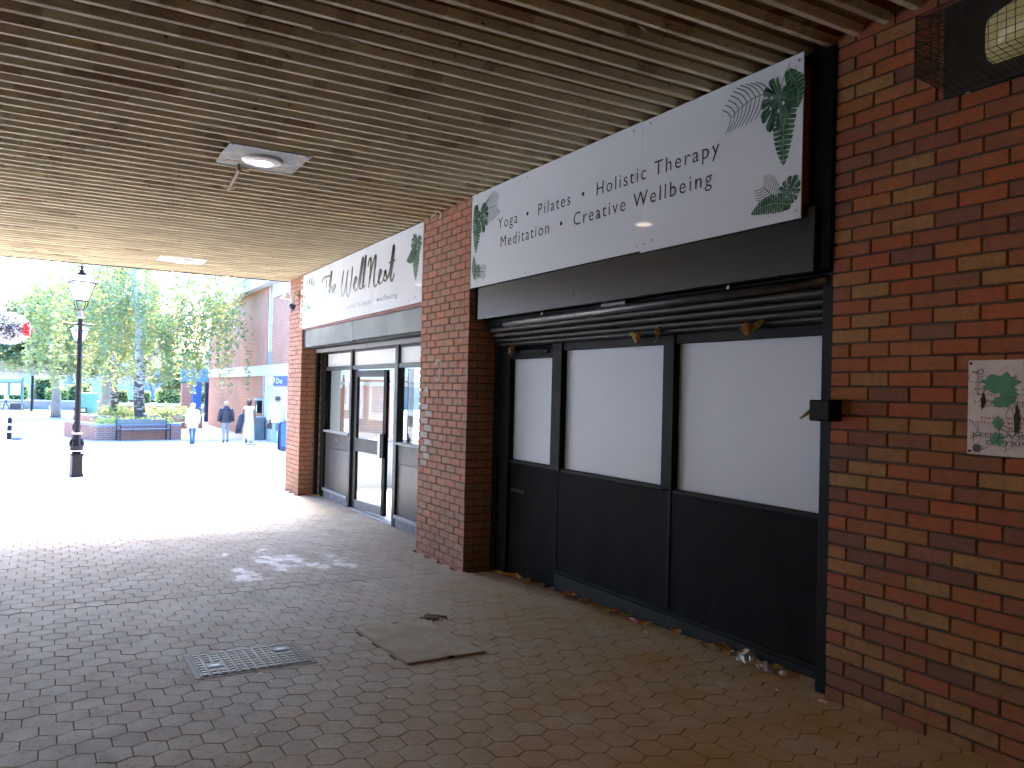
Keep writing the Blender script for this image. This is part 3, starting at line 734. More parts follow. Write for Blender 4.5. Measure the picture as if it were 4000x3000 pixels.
for (y0, y1) in ((11.50, 12.72), (8.24, 9.62)):
    bxo('window_pane', 'glass', sg, XS+.028, XS+.034, y0, y1, -.66, .285, bevel=0)
    bxo('sill', 'alu_light', sg, XS-.035, XS+.06, y0, y1, -.69, -.66)
    bxo('rail_panel', 'alu', sg, XS+.005, XS+.04, y0, y1, -.93, -.692)
    bxo('lower_panel', flat('grey laminate panel', (.06, .065, .07), .35, .2, .15), sg, XS+.01, XS+.04, y0, y1, zb+.16, -.935)
    bxo('kick_rail', 'alu_light', sg, XS-.03, XS+.05, y0, y1, zb+.115, zb+.158)
    bxo('kick_board', plain('chipped plinth', (.17, .18, .19), .8, 0, .5, 9, .004, dirt=(.35, .34, .33)), sg, XS-.01, XS+.05, y0, y1, zb-.05, zb+.112)
bxo('letter_slot', 'ink', sg, XS+.0015, XS+.006, 12.02, 12.20, -.815, -.77, bevel=0)
bxo('threshold', 'alu_light', sg, XS-.02, XS+.08, 9.72, 11.42, zb-.03, zb+.012)
# door leaf, hinged at the far mullion, slightly open into the room
def door_part(name, mat, y0, y1, z0, z1, x0=0.0, x1=.045):
    """door in its own frame: y runs from the hinge (0) towards the camera"""
    a = R(5); mb = MB().box(x0, x1, y0, y1, z0, z1); hx, hy = XS+.02, 11.40
    mb.v = [(hx + x*math.cos(a) + y*math.sin(a), hy + x*math.sin(a) - y*math.cos(a), z) for x, y, z in mb.v]
    mb.f = [f[::-1] for f in mb.f]
    return mb.build(name, M[mat] if isinstance(mat, str) else mat, DOOR or sg)
W = 1.06; DOOR = None; DOOR = door_part('door', 'alu', .0, .09, zb+.02, .275)
door_part('door_stile', 'black_frame', W-.09, W, zb+.02, .275)
door_part('door_rail', 'alu', .09, W-.09, .18, .275); door_part('door_rail', 'alu', .09, W-.09, -.90, -.71); door_part('door_rail', plain('scratched door kick rail', (.2, .21, .22), .5, .3, .4, 9, dirt=(.4, .4, .4)), .09, W-.09, zb+.02, zb+.14)
door_part('door_glass', 'glass', .09, W-.09, -.71, .18, .02, .026); door_part('door_glass', 'glass', .09, W-.09, zb+.14, -.90, .02, .026)
door_part('door_lock', 'steel', W-.17, W-.09, -.93, -.60, -.03, .0); door_part('door_pull', 'black_frame', W-.085, W+.02, -.93, -.60, -.04, -.002)
DOOR = None; door_part('door_jamb', 'black_frame', W+.62, W+.68, zb, .28, -.0, .06)
# the room
room = athing('shop_room', 'empty white painted room seen through the glass door', 'room', (6, 10.6, zb))
X1 = 8.0
bxo('floor', 'shop_floor', room, XS+.08, X1, 8.2, 13.84, zb-.05, zb+.004, bevel=0)
tbl = NT('translucent daylight panel'); M['frosted'] = tbl.surf(tbl.n('MixShader', {0: .6, 1: tbl.n('BsdfDiffuse', {'Color': (.8, .8, .8)}), 2: tbl.n('BsdfTranslucent', {'Color': (.85, .87, .88)})}))
bxo('added_daylight_panel', 'frosted', room, X1, X1+.01, 8.2, 13.84, zb, 1.1, bevel=0)  # added translucent panel that lets daylight brighten the room
for k in range(6): bxo('daylight_panel_bar', 'white', room, X1-.05, X1-.002, 8.3+1.08*k, 8.36+1.08*k, zb+.01, 1.1)
bxo('wall', 'plaster', room, XS+.2, X1, 8.08, 8.18, zb, 1.2, bevel=0)
bxo('room_ceiling', 'plaster', room, XS+.1, X1, 8.18, 13.84, 1.1, 1.18, bevel=0)
# end wall with a wide window onto the square
for b in ((XS+.1, 4.35, zb, 1.1), (7.4, X1, zb, 1.1), (4.35, 7.4, zb, -.95), (4.35, 7.4, .55, 1.1)):
    bxo('end_wall', 'plaster', room, b[0], b[1], 13.70, 13.84, b[2], b[3], bevel=0)
for x in (4.38, 5.4, 6.4, 7.36): bxo('window_bar', 'white', room, x-.03, x+.03, 13.72, 13.80, -.95, .55)
for z in (-.92, .52, .1): bxo('window_bar', 'white', room, 4.41, 7.33, 13.735, 13.79, z-.03, z+.03)
bxo('box_column', 'plaster', room, 5.2, 5.75, 10.5, 11.0, zb+.13, 1.1, bevel=0); bxo('column_plinth', 'shop_floor', room, 5.1, 5.85, 10.4, 11.1, zb, zb+.13)
bxo('door_closer', 'black_frame', sg, XS-.03, XS+.0, 12.72, 12.78, -.2, -.06)
# ================================================================ ceiling lights and pipe
t = NT('cut sheet metal plate'); p = t.pos(); n1 = t.noise(p, 7, 6, .7); n2 = t.noise(p, 90, 2, .5)
c = t.mix(t.rng(n1, .54, .58), (.24, .265, .285), (.42, .39, .34)); c = t.mix(t.rng(n1, .66, .69), c, (.16, .11, .08))
M['plate'] = t.out(c, .6, .0, t.bump(n2, .001), .3)
M['plate2'] = plain('white painted plate', (.44, .42, .38), .6, 0, .15, 5, .001)
lamp_glow = emis('warm lamp glass', (1.0, .80, .62), 1.3, (.9, .88, .85))
def ceiling_light(label, cx, cy, ax, ay, pm, r, glow, n=20):
    z = zc(cy)-.004
    o = athing('ceiling_light', label, 'light', (cx, cy, z), 'downlights along the soffit')
    mb = MB(); pts = []
    rg = random.Random(int(cx*100+cy*10))
    for (a, b) in ((-1, -1), (1, -1), (1, 1), (-1, 1)):
        pts.append((cx+a*ax, cy+b*ay))
    ring = []
    for i in range(4):
        a, b = np.array(pts[i]), np.array(pts[(i+1) % 4])
        for k in range(6): ring.append(a+(b-a)*k/6+np.array((rg.gauss(0, .004), rg.gauss(0, .004))))
    m_ = len(ring); vs = [(q[0], q[1], z) for q in ring]+[(q[0], q[1], z+.004) for q in ring]
    mb.add(vs, [tuple(range(m_))[::-1], tuple(range(m_, 2*m_))]+[(i, (i+1) % m_, m_+(i+1) % m_, m_+i) for i in range(m_)])
    mb.build('plate', M[pm], o)
    MB().lathe([(r*.62, z-.030), (r*.9, z-.022), (r, z-.010), (r, z-.0005)], cx, cy, 32).build('trim_ring', M['white'], o, smooth=False)
    MB().lathe([(r*.46, z-.0335), (r*.5, z-.0305)], cx, cy, 24).build('lens', glow, o)
    for (a, b) in ((-.9, -.9), (.9, -.9), (.9, .9), (-.9, .9), (0, -.93), (0, .93)):
        MB().lathe([(.006, z-.004), (.008, z-.0005)], cx+a*ax, cy+b*ay, 8).build('screw', M['ink'], o)
    return o
ceiling_light('round downlight in a ragged grey metal plate beside the pipe', 1.485, 6.88, .325, .335, 'plate', .165, lamp_glow)
ceiling_light('round downlight in a clean cream plate near the open end of the soffit', 1.62, 12.64, .32, .29, 'plate2', .165, lamp_glow)
ceiling_light('round downlight above the near end of the passage', 1.5, .9, .32, .32, 'plate2', .165, emis('amber lamp glass', (1.0, .46, .13), 14.0, (.9, .8, .6)))
pipe = athing('conduit_pipe', 'short bent brown pipe on the soffit beside the ragged light plate', 'pipe', (1.4, 7.5, 1.86))
MB().tube(spline([(1.34, 7.12, 1.90), (1.345, 7.16, 1.868), (1.36, 7.22, 1.858), (1.405, 7.86, 1.848), (1.415, 7.93, 1.852), (1.42, 7.96, 1.885)], 5), .016, 8).build('tube', plain('rusty cream pipe', (.30, .22, .16), .7, 0, .4, 20, .002, dirt=(.16, .08, .05)), pipe, smooth=True)
MB().box(1.33, 1.44, 7.165, 7.195, 1.862, 1.872).box(1.375, 1.47, 7.935, 7.96, 1.868, 1.879).build('saddle_clip', M['ceil_rib'], pipe)

# ================================================================ caged bulkhead lamp on the right wall
bl = athing('bulkhead_lamp', 'large yellowed bulkhead lamp inside a cobwebbed wire cage on the brick wall', 'lamp', (XW, 1.9, 1.6))
bxo('back_plate', plain('grimy lamp tray', (.035, .03, .026), .9, 0, .4, 12, .004), bl, XW-.03, XW-.002, 1.0, 2.26, 1.42, 1.84)
mb = MB(); Yd = np.linspace(1.05, 2.03, 8)
for i, yy in enumerate(Yd):
    e = min(1, (i+.6)/1.6, (len(Yd)-.4-i)/1.6)
    for (x, z) in ((XW-.03, 1.70), (XW-.03-.12*e, 1.69), (XW-.03-.17*e, 1.65), (XW-.03-.17*e, 1.545), (XW-.03-.13*e, 1.51), (XW-.03, 1.50)): mb.v.append((x, yy, z))
for i in range(len(Yd)-1):
    for j in range(5): mb.f.append((i*6+j, i*6+j+1, (i+1)*6+j+1, (i+1)*6+j)); mb.m.append(0)
mb.f.append(tuple(range(6))[::-1]); mb.m.append(0); mb.f.append(tuple(range(42, 48))); mb.m.append(0)
t = NT('yellowed lamp diffuser'); p = t.pos(); n1 = t.noise(p, 6, 5, .7)
M['diffuser'] = t.out(t.mix(n1, (.26, .23, .09), (.40, .37, .20)), .35, 0, None, .5, **{'Emission Color': (1, .85, .4, 1), 'Emission Strength': .004})
mb.build('diffuser', M['diffuser'], bl, smooth=True)
wire = plain('dark cage wire', (.03, .028, .025), .6, .4, .3, 20)
mb = MB(); CX = XW-.27
for k in range(34):
    yy = 2.24-.036*k; mb.tube([(XW-.03, yy, 1.80), (CX, yy, 1.72), (CX, yy, 1.47), (XW-.03, yy, 1.43)], .0016, 4, cap=False)
for k in range(9): mb.tube([(CX, 2.24, 1.72-.0312*k), (CX, 1.02, 1.72-.0312*k)], .0016, 4, cap=False)
for k in range(1, 7):
    f = k/7; mb.tube([(CX+(XW-.03-CX)*f, 2.24, 1.47-.04*f), (CX+(XW-.03-CX)*f, 1.02, 1.47-.04*f)], .0016, 4, cap=False)
    mb.tube([(CX+(XW-.03-CX)*f, 2.24, 1.72+.08*f), (CX+(XW-.03-CX)*f, 1.02, 1.72+.08*f)], .0016, 4, cap=False)
for k in range(9): 
    z0 = 1.47+.0312*k; mb.tube([(CX, 2.24, z0), (XW-.03, 2.24, z0)], .0016, 4, cap=False)
mb.build('wire_cage', wire, bl)
# dusty fine mesh closing the near end of the cage
mb = MB()
for k in range(21): mb.tube([(CX+.012*k, 2.243, 1.46), (CX+.012*k, 2.243, 1.74+.0035*k)], .0016, 3, cap=False)
for k in range(24): mb.tube([(CX, 2.244, 1.46+.012*k), (XW-.03, 2.244, 1.455+.0145*k)], .0016, 3, cap=False)
mb.build('end_mesh', plain('dusty mesh', (.045, .038, .032), 1, 0, .4, 30), bl)
MB().tube([(XW-.002, 2.155, 1.425), (XW-.012, 2.155, 1.425)], .012, 10).build('screw_cap', plain('dull screw cap', (.4, .38, .32), .5), bl)

# ================================================================ defaced notice
nb = athing('notice_board', 'white metal notice covered in graffiti and green paint on the brick wall', 'notice', (XW, 1.85, -.2))
t = NT('dirty enamel notice'); p = t.pos(); n1 = t.noise(p, 9, 6, .7); n2 = t.noise(p, 28, 4, .7)
c = t.mix(t.rng(n1, .35, .65), (.62, .60, .58), (.50, .46, .42)); c = t.mix(t.math('MULTIPLY', t.rng(n2, .6, .66), .6), c, (.22, .15, .1))
M['notice'] = t.out(c, .45, 0, t.bump(n2, .001), .4)
XN = XW-.014
bxo('sheet', M['notice'], nb, XN, XN+.004, 1.52, 2.125, -.222, .197, bevel=.001)
def fnn(u, v, d): return (XN-d, 2.125-u, -.222+v)
faded = plain('faded print', (.22, .19, .2), .6, 0, .4, 60); redp = plain('faded red print', (.42, .12, .14), .6, 0, .4, 60)
for (s, a, b, v, h, m_) in (('IT IS AN OFFENCE', .03, .45, .285, .010, faded), ('THE FOOTWAY', .03, .40, .262, .010, faded), ('LITTER CONTROL AREA', .03, .44, .228, .013, faded), ('AREAS ENC', .045, .30, .212, .010, faded), ('DISCOUNT', .06, .30, .158, .012, redp), ('NON-PAYMENT THROUGH', .02, .44, .138, .012, redp), ('COURT', .14, .36, .118, .012, redp), ('KEEP CANNOCK CHASE', .025, .52, .082, .017, M['ink']), ('DISTRICT TIDY', .085, .43, .050, .017, M['ink'])):
    tag(place_text('lettering', s, fnn, a, b, v, h, m_, nb, 1.0, .004, .0008), kind='stuff')
MB().add([fnn(.025, .078, .0007), fnn(.52, .078, .0007), fnn(.52, .0795, .0007), fnn(.025, .0795, .0007)], [(0, 1, 2, 3)]).add([fnn(.085, .046, .0007), fnn(.43, .046, .0007), fnn(.43, .0475, .0007), fnn(.085, .0475, .0007)], [(0, 1, 2, 3)]).build('underline', M['ink'], nb)
rg = random.Random(11)
def splat(cu, cv, ru, rv, mat, name, d, n=40, sp=.25):
    mb = MB(); mb.add([fnn(cu+math.cos(2*PI*i/n)*ru*(1+rg.uniform(-sp, sp)), cv+math.sin(2*PI*i/n)*rv*(1+rg.uniform(-sp, sp)), d) for i in range(n)], [tuple(range(n))]); mb.build(name, mat, nb)
grn = plain('green spray paint', (.06, .26, .13), .6, 0, .4, 25); rust = plain('burnt rust', (.035, .02, .012), .9, 0, .5, 60, .002)
splat(.145, .315, .075, .045, grn, 'green_paint', .0012); splat(.175, .27, .04, .038, grn, 'green_paint', .0013); splat(.15, .235, .045, .022, grn, 'green_paint', .0014); splat(.135, .145, .022, .028, grn, 'green_paint', .0012); splat(.135, .07, .032, .03, grn, 'green_paint', .0012, sp=.35)
splat(.068, .235, .010, .036, rust, 'rust_burn', .0016, 24, .3); splat(.215, .165, .013, .062, rust, 'rust_burn', .0016, 24, .35); splat(.045, .028, .022, .018, plain('ink stamp', (.06, .06, .08), .7), 'stamp', .0012, 22, .2)
mb = MB()
for k in range(16):
    a = (rg.uniform(.01, .5), rg.uniform(.03, .39)); pts = [a]
    for _ in range(5): pts.append((min(.58, max(.01, pts[-1][0]+rg.gauss(.005, .035))), min(.4, max(.02, pts[-1][1]+rg.gauss(0, .028)))))
    ribbon(mb, spline(pts, 4), .0022, fnn, .0018+.00003*k, 1, 0, False)
ribbon(mb, spline([(.04, .37), (.055, .38), (.07, .37), (.055, .355), (.04, .37), (.05, .31), (.045, .28), (.06, .265), (.075, .285)], 4), .003, fnn, .0023, 1, 0, False)
tag(mb.build('graffiti', M['ink'], nb), kind='stuff')
for (u, v) in ((.012, .405), (.012, .014)): MB().tube([fnn(u, v, .0), fnn(u, v, .005)], .006, 8).build('screw', rust, nb)

# ================================================================ covers in the paving
gz = lambda y: zg(y)+.004
gr = athing('drain_cover', 'rectangular cast metal cover with rows of raised studs set in the paving', 'cover', (1.1, 5.06, gz(5.06)))
cast = plain('worn cast steel', (.13, .125, .115), .6, .1, .3, 20, .001, .3, dirt=(.08, .065, .05)); studm = plain('polished stud top', (.50, .49, .46), .5, .1, .25, 20, .001, .35); castf = plain('rusty cover rim', (.17, .14, .11), .7, .2, .4, 15, .001)
def tilt(mb): mb.v = [(x, y, z+zg(y)) for x, y, z in mb.v]; return mb
tilt(MB().box(.755, 1.445, 4.80, 5.325, -.02, .003)).build('rim', castf, gr); tilt(MB().box(.785, 1.415, 4.828, 5.297, -.01, .0065)).build('lid', cast, gr)
st = MB().box(-.018, .018, -.011, .011, 0, .006).mesh('stud', studm)
bm = bmesh.new(); bm.from_mesh(st); bmesh.ops.bevel(bm, geom=list(bm.edges), offset=.003, segments=1, affect='EDGES'); bm.to_mesh(st); bm.free()
for i in range(12):
    for j in range(9):
        x = .812+i*.0525; y = 4.855+j*.0515
        if (i in (1, 2) and j in (2, 3, 4)) or (i in (9, 10) and j in (5, 6, 7)): continue
        link('stud', st, gr, (x, y, zg(y)+.006))
for (x, y) in ((.89, 5.01), (1.31, 5.165)): tilt(MB().box(x-.045, x+.045, y-.035, y+.035, .0, .010)).build('key_plate', cast, gr); tilt(MB().box(x-.028, x+.028, y-.010, y+.010, .0, .0115)).build('key_slot', M['ink'], gr)
cc = athing('concrete_cover', 'flat square concrete filled access cover lying slightly proud of the paving', 'cover', (2.16, 4.97, gz(4.97)))
tilt(MB().box(1.89, 2.436, 4.482, 5.452, -.02, .002)).build('rim', castf, cc)
t = NT('dusty concrete infill'); p = t.pos(); n1 = t.noise(p, 5, 6, .7); n2 = t.noise(p, 120, 2, .6)
c = t.mix(t.rng(n1, .3, .7), (.27, .22, .155), (.42, .35, .26)); c = t.mix(t.math('MULTIPLY', t.rng(n2, .6, .66), .5), c, (.08, .07, .06))
tilt(MB().box(1.90, 2.427, 4.492, 5.442, -.012, .013)).build('lid', t.out(c, .9, 0, t.bump(n2, .002), .3), cc, bevel=.003)
for (x, y) in ((2.185, 4.50), (2.19, 5.43)): tilt(MB().box(x-.022, x+.022, y-.016, y+.016, .0, .0145)).build('lift_hole', M['ink'], cc)
bits = plain('crumbled mortar', (.16, .14, .10), 1, 0, .5, 40, .004)
mb = MB(); rg = random.Random(3)
for k in range(26):
    x, y = 2.5+rg.gauss(0, .045), 5.47+rg.gauss(0, .035); s = rg.uniform(.006, .016); mb.box(x-s, x+s, y-s, y+s, zg(y), zg(y)+s)
tag(mb.build('mortar_rubble', bits), 'crumbled bits of mortar beside the corner of the concrete cover', 'rubble', kind='stuff')

# ================================================================ leaves and litter
def leaf_mesh(seed, L=.085):
    rg = random.Random(seed); mb = MB(); n = 7; curl = rg.uniform(.25, .7)
    lob = [.12, .62, .45, .95, .6, .7, .05]
    for i in range(n):
        s = i/(n-1); w = L*.55*lob[i]*rg.uniform(.8, 1.2)
        for side in (-1, -.5, 0, .5, 1):
            h = L*(.08+curl*.5*(side**2)*math.sin(PI*s)+.25*curl*s*s+rg.uniform(0, .06))
            mb.v.append((side*w, (s-.5)*L*1.1, h))
    for i in range(n-1):
        for j in range(4): mb.f.append((i*5+j, i*5+j+1, (i+1)*5+j+1, (i+1)*5+j)); mb.m.append(0)
    mb.tube([(0, -.52*L, .1*L), (0, -.75*L, .05*L), (.1*L, -.95*L, .02*L)], .0015, 4)
    return mb
def leaf_mat(nm, a, b):
    t = NT(nm); p = t.obj(); return t.out(t.mix(t.noise(p, 40, 4, .6), a, b), .7, 0, None, .3)
LMATS = [leaf_mat('dry brown leaf', (.42, .21, .07), (.26, .12, .05)), leaf_mat('tan leaf', (.60, .40, .17), (.38, .22, .09)), leaf_mat('orange leaf', (.58, .24, .06), (.34, .14, .04)), leaf_mat('yellow green leaf', (.55, .47, .14), (.32, .24, .07))]
lmesh = [leaf_mesh(s).mesh('fallen_leaf', LMATS[s % 4]) for s in range(8)]
FL = [(3.732, 7.026-.08), (3.80, 6.783), (3.79, 6.51), (3.80, 6.44), (3.80, 6.052), (3.795, 5.862), (3.76, 5.512), (3.77, 5.376), (3.75, 5.153), (3.77, 5.093), (3.76, 4.91), (3.77, 4.798), (3.70, 3.86), (3.72, 3.69), (3.775, 6.62), (3.74, 6.7), (3.74, 5.22), (3.75, 5.02)]
rg = random.Random(9)
FL += [(3.795-abs(rg.gauss(0, .035)), yy+rg.gauss(0, .1)) for yy in (6.75, 6.66, 6.58, 6.3, 6.2, 5.98, 5.7, 5.6, 5.3, 4.98, 4.7, 4.4, 4.2, 3.95, 3.78, 3.6, 3.45, 3.15)]
for i, (x, y) in enumerate(FL):
    o = link('fallen_leaf', lmesh[i % 8], None, (x, y, zg(y)+.004), (rg.uniform(-.2, .2), rg.uniform(-.2, .2), rg.uniform(0, 6.2)))
    s = rg.uniform(.75, 1.15)*(1.35 if i == 12 else 1); o.scale = (s, s, s)
    if i == 12: tag(o, 'largest curled tan leaf among the litter at the foot of the boarded shopfront', 'leaf')
    else: tag(o, 'dry curled leaf in the corner between the middle pillar and the boarded shopfront' if y > 6.4 else 'dry curled leaf against the dark plinth left of the pink tube' if y > 4.72 else 'dry curled leaf against the dark plinth between the pink tube and the pale stone', 'leaf', 'fallen leaves along the shopfront')
for i, (x, y, z) in enumerate(((3.78, 6.62, .40), (3.765, 6.55, .38), (3.765, 4.78, .43), (3.76, 4.66, .42), (3.755, 4.45, .45), (3.755, 3.62, .425), (3.75, 3.52, .44))):
    o = link('fallen_leaf', lmesh[(i*3+1) % 8], None, (x, y, z), (rg.uniform(.6, 1.4), rg.uniform(-.5, .5), rg.uniform(0, 6)))
    tag(o, 'dead leaf caught under the raised shutter of the boarded shopfront', 'leaf', 'leaves caught in the shutter')
for i, (x, y) in enumerate(((3.72, 12.82), (3.76, 12.75), (3.66, 12.9))):
    o = link('fallen_leaf', lmesh[(i*2+1) % 8], None, (x, y, zg(y)+.004), (0, 0, rg.uniform(0, 6))); tag(o, 'dry leaf in the corner by the end pillar', 'leaf', 'leaves by the end pillar')
for i, (x, y) in enumerate(((1.83, 21.33), (-.75, 31.7))):
    o = link('fallen_leaf', lmesh[i+3], None, (x, y, zg(y)+.004), (0, 0, 1+i)); tag(o, 'dark leaf lying alone out on the bright square', 'leaf', 'stray leaves on the square')
bt = MB().tube([(0, -.012, .004), (0, .012, .004)], .0038, 8).tube([(0, .012, .004), (0, .024, .0045)], .004, 8, 1).mesh('cigarette_butt', [plain('white paper', (.7, .68, .62), .8), plain('cork filter', (.55, .33, .14), .8)])
for i, (x, y) in enumerate(((3.549, 4.646), (3.632, 4.384), (3.283, 4.439), (3.587, 4.085), (2.855, 3.845), (3.346, 3.592), (3.253, 3.277), (3.478, 3.089), (2.118, 4.393), (3.6, 5.9))):
    tag(link('cigarette_butt', bt, None, (x, y, zg(y)+.0005), (0, 0, rg.uniform(0, 6))), 'trodden cigarette end on the paving before the boarded shopfront', 'cigarette end', 'cigarette ends')
gum = plain('pale trodden gum', (.62, .63, .64), .8, 0, .15, 40)
def blob_mesh(seed, r):
    g = random.Random(seed); mb = MB(); n = 11; o = [(math.cos(2*PI*i/n)*r*g.uniform(.7, 1.25), math.sin(2*PI*i/n)*r*g.uniform(.5, 1.0)) for i in range(n)]
    mb.add([(x, y, 0) for x, y in o]+[(x*.75, y*.75, .003) for x, y in o], [tuple(range(n, 2*n))]+[(i, (i+1) % n, n+(i+1) % n, n+i) for i in range(n)]); return mb.mesh('gum_spot', gum)
for i, (x, y, r) in enumerate(((1.092, 4.748, .022), (1.115, 4.571, .02), (.921, 4.26, .014), (.873, 3.859, .016), (1.512, 4.474, .01), (.953, 6.462, .014), (2.5, 6.9, .015), (.6, 3.9, .01))):
    tag(link('gum_spot', blob_mesh(i, r), None, (x, y, zg(y)+.001), (0, 0, i)), 'white spot of trodden gum on the pavers', 'gum', 'gum spots on the paving')
vp = athing('pink_tube', 'small pink plastic tube lying among leaves by the plinth', 'litter', (3.75, 4.654, zg(4.654)))
MB().tube([(3.74, 4.60, zg(4.6)+.013), (3.76, 4.70, zg(4.7)+.013)], .011, 10).build('body', plain('pink plastic', (.62, .22, .27), .35), vp, smooth=True); MB().tube([(3.7605, 4.703, zg(4.7)+.013), (3.764, 4.72, zg(4.7)+.013)], .007, 8).build('tip', M['white'], vp)
t = NT('crumpled clear film'); M['film'] = t.out((.7, .75, .8), .12, 0, None, .8, **{'Transmission Weight': .6, 'Alpha': .75})
def crumple(name, x, y, s, mat, label, seed, h=1.0):
    g = random.Random(seed); mb = MB(); n = 9
    for i in range(n):
        for j in range(n):
            a, b = i/(n-1)-.5, j/(n-1)-.5; mb.v.append((x+a*s+g.gauss(0, .05)*s, y+b*s*1.5+g.gauss(0, .05)*s, zg(y)+.003+s*h*(.22+.2*math.sin(5*a+seed)*math.cos(6*b))*max(0, 1-4*(a*a+b*b)*.9)+abs(g.gauss(0, .07))*s*h))
    for i in range(n-1):
        for j in range(n-1): mb.f.append((i*n+j, i*n+j+1, (i+1)*n+j+1, (i+1)*n+j)); mb.m.append(0)
    tag(mb.build(name, mat), label, 'litter')
crumple('plastic_film', 3.745, 3.54, .11, M['film'], 'crumpled clear plastic film glinting against the black plinth', 2, 1.6)
crumple('plastic_film', 3.735, 3.66, .07, M['film'], 'smaller crumpled film scrap beside the large curled tan leaf', 5)
crumple('food_wrapper', 3.70, 3.36, .09, plain('brown wrapper', (.22, .17, .14), .4), 'flattened brown wrapper between the clear film and a pale stone', 7)
crumple('food_wrapper', 3.745, 3.47, .06, plain('yellow white wrapper', (.55, .45, .25), .45), 'small yellow and white wrapper scrap under the clear film', 8)
crumple('paper_scrap', 3.55, 2.845, .035, plain('orange paper', (.75, .42, .22), .7), 'small orange paper scrap at the corner of the brick wall', 9, .8)
mb = MB().loft([(3.715, 3.25, zg(3.25)+.002, .02, .026), (3.715, 3.25, zg(3.25)+.014, .026, .03), (3.715, 3.252, zg(3.25)+.027, .014, .02)], 9); tag(mb.build('stone', plain('pale stone', (.5, .43, .33), .8), smooth=True), 'pale rounded stone on the paving near the lock post', 'stone')

# ================================================================ what closes the passage where the picture does not look
lw = athing('unseen_shop_row', 'unseen brick shop row added on the near left to hold back daylight', 'building', (-4.5, -2, zg(-2)))
bxo('wall', M['brick_pillar'], lw, -4.6, -4.3, -8, 6.4, -1.9, 2.0, bevel=0)  # unseen wall, its length set to dim the near right side
for k in range(1): bxo('window_pane', 'glass', lw, -4.29, -4.28, -6+5*k, -2+5*k, -.9, .9, bevel=0); bxo('stall_riser', 'black', lw, -4.295, -4.25, -6.1+5*k, -1.9+5*k, -1.7, -.9)
for k, y_ in enumerate((9.6, 13.3)):
    tag(MB().box(-4.6, -4.05, y_, y_+.5, zg(y_)-.2, 2.02).build('brick_pier', M['brick_pillar'], bevel=.004), 'brick pier carrying the open left edge of the soffit', 'pillar', 'piers along the open edge of the passage')
bw = MB().box(-4.6, 4.0, -8.3, -8.0, -1.5, 2.0).build('end_wall', M['brick_wall']); tag(bw, 'brick wall closing the near end of the passage', 'wall')
# wall of the building above and behind the shops
up = athing('passage_building', 'building over the covered passage and behind its shops', 'building', (6, 5, zg(5)))
bxo('back_wall', M['plaster'], up, 9.3, 9.5, -8, 8.0, -2, 2.0, bevel=0)
bxo('upper_storey', M['brick_pillar'], up, -4.6, 9.5, -8, 13.84, 2.52, 6.5, bevel=0)
bxo('side_wall', M['brick_pillar'], up, 3.95, 8.12, 13.60, 13.69, 1.2, 2.0, bevel=0)
# fittings on the end pillar
sc_ = athing('security_camera', 'white curved security camera with dark dome at the edge of the script sign', 'camera', (3.45, 13.2, 1.35))
MB().tube(spline([(XF+.005, 13.28, 1.50), (3.44, 13.26, 1.52), (3.40, 13.24, 1.46), (3.40, 13.23, 1.36)], 5), [.03]*6+[.035]*10, 10).build('arm', M['white'], sc_, smooth=True)
MB().loft([(3.40, 13.23, 1.36, .052, .052), (3.40, 13.23, 1.33, .056, .056), (3.40, 13.23, 1.29, .045, .045), (3.40, 13.23, 1.262, .02, .02)], 12).build('dome', plain('dark blue dome', (.03, .03, .08), .15), sc_, smooth=True)
fl = athing('flood_light', 'white floodlight on the outer side of the end pillar', 'light', (3.55, 14.0, 1.6))
MB().box(3.53, 3.62, 13.86, 13.98, 1.60, 1.68).build('bracket', plain('blue grey bracket', (.25, .3, .36), .5), fl); MB().add([(3.42, 13.9, 1.52), (3.62, 13.9, 1.50), (3.62, 14.12, 1.52), (3.42, 14.12, 1.54), (3.46, 13.92, 1.60), (3.6, 13.92, 1.598), (3.6, 14.08, 1.60), (3.46, 14.08, 1.60)], [(0, 1, 2, 3)[::-1], (4, 5, 6, 7), (0, 1, 5, 4), (1, 2, 6, 5), (2, 3, 7, 6), (3, 0, 4, 7)]).build('housing', M['white'], fl)
# ================================================================ the square outside
def brick_tex(name, c1, c2, mo, axis='yz', stain=0.0):
    t = NT(name); p = t.pos(); s = t.n('SeparateXYZ', {0: p}, None)
    v = t.n('CombineXYZ', {0: s.outputs[1] if axis == 'yz' else s.outputs[0], 1: s.outputs[2], 2: 0.0})
    b = t.n('TexBrick', {'Vector': v, 'Color1': c1, 'Color2': c2, 'Mortar': mo, 'Scale': 1.0, 'Mortar Size': .012, 'Mortar Smooth': .1, 'Bias': 0.0, 'Brick Width': .225, 'Row Height': .075}, None, offset=.5)
    n = t.noise(p, 1.2, 6, .65); c = t.mix(t.rng(n, .35, .7, 0, .4), b.outputs[0], (.26, .15, .12))
    if stain:
        sn = t.rng(t.noise(t.scale(p, (1, .9, .12)), 1.3, 5, .7), .5, .68); c = t.mix(t.math('MULTIPLY', sn, stain), c, (.22, .2, .16))
    return t.out(c, .85, 0, t.bump(b.outputs[1], .004, -.6), .3)
M['far_brick'] = brick_tex('far red brick', (.56, .19, .09), (.50, .16, .075), (.46, .36, .28), 'yz', .35)
M['planter_brick'] = brick_tex('planter brick', (.48, .19, .11), (.40, .15, .09), (.44, .37, .32), 'xz')
M['coping'] = plain('blue grey coping brick', (.36, .38, .42), .7, 0, .25, 6, .002)
M['stone_white'] = plain('pale precast band', (.62, .60, .56), .8, 0, .1, 2, .001)
M['blackm'] = plain('black gloss iron', (.010, .010, .016), .4, 0, .3, 8, .0005, .25)
M['bark'] = None
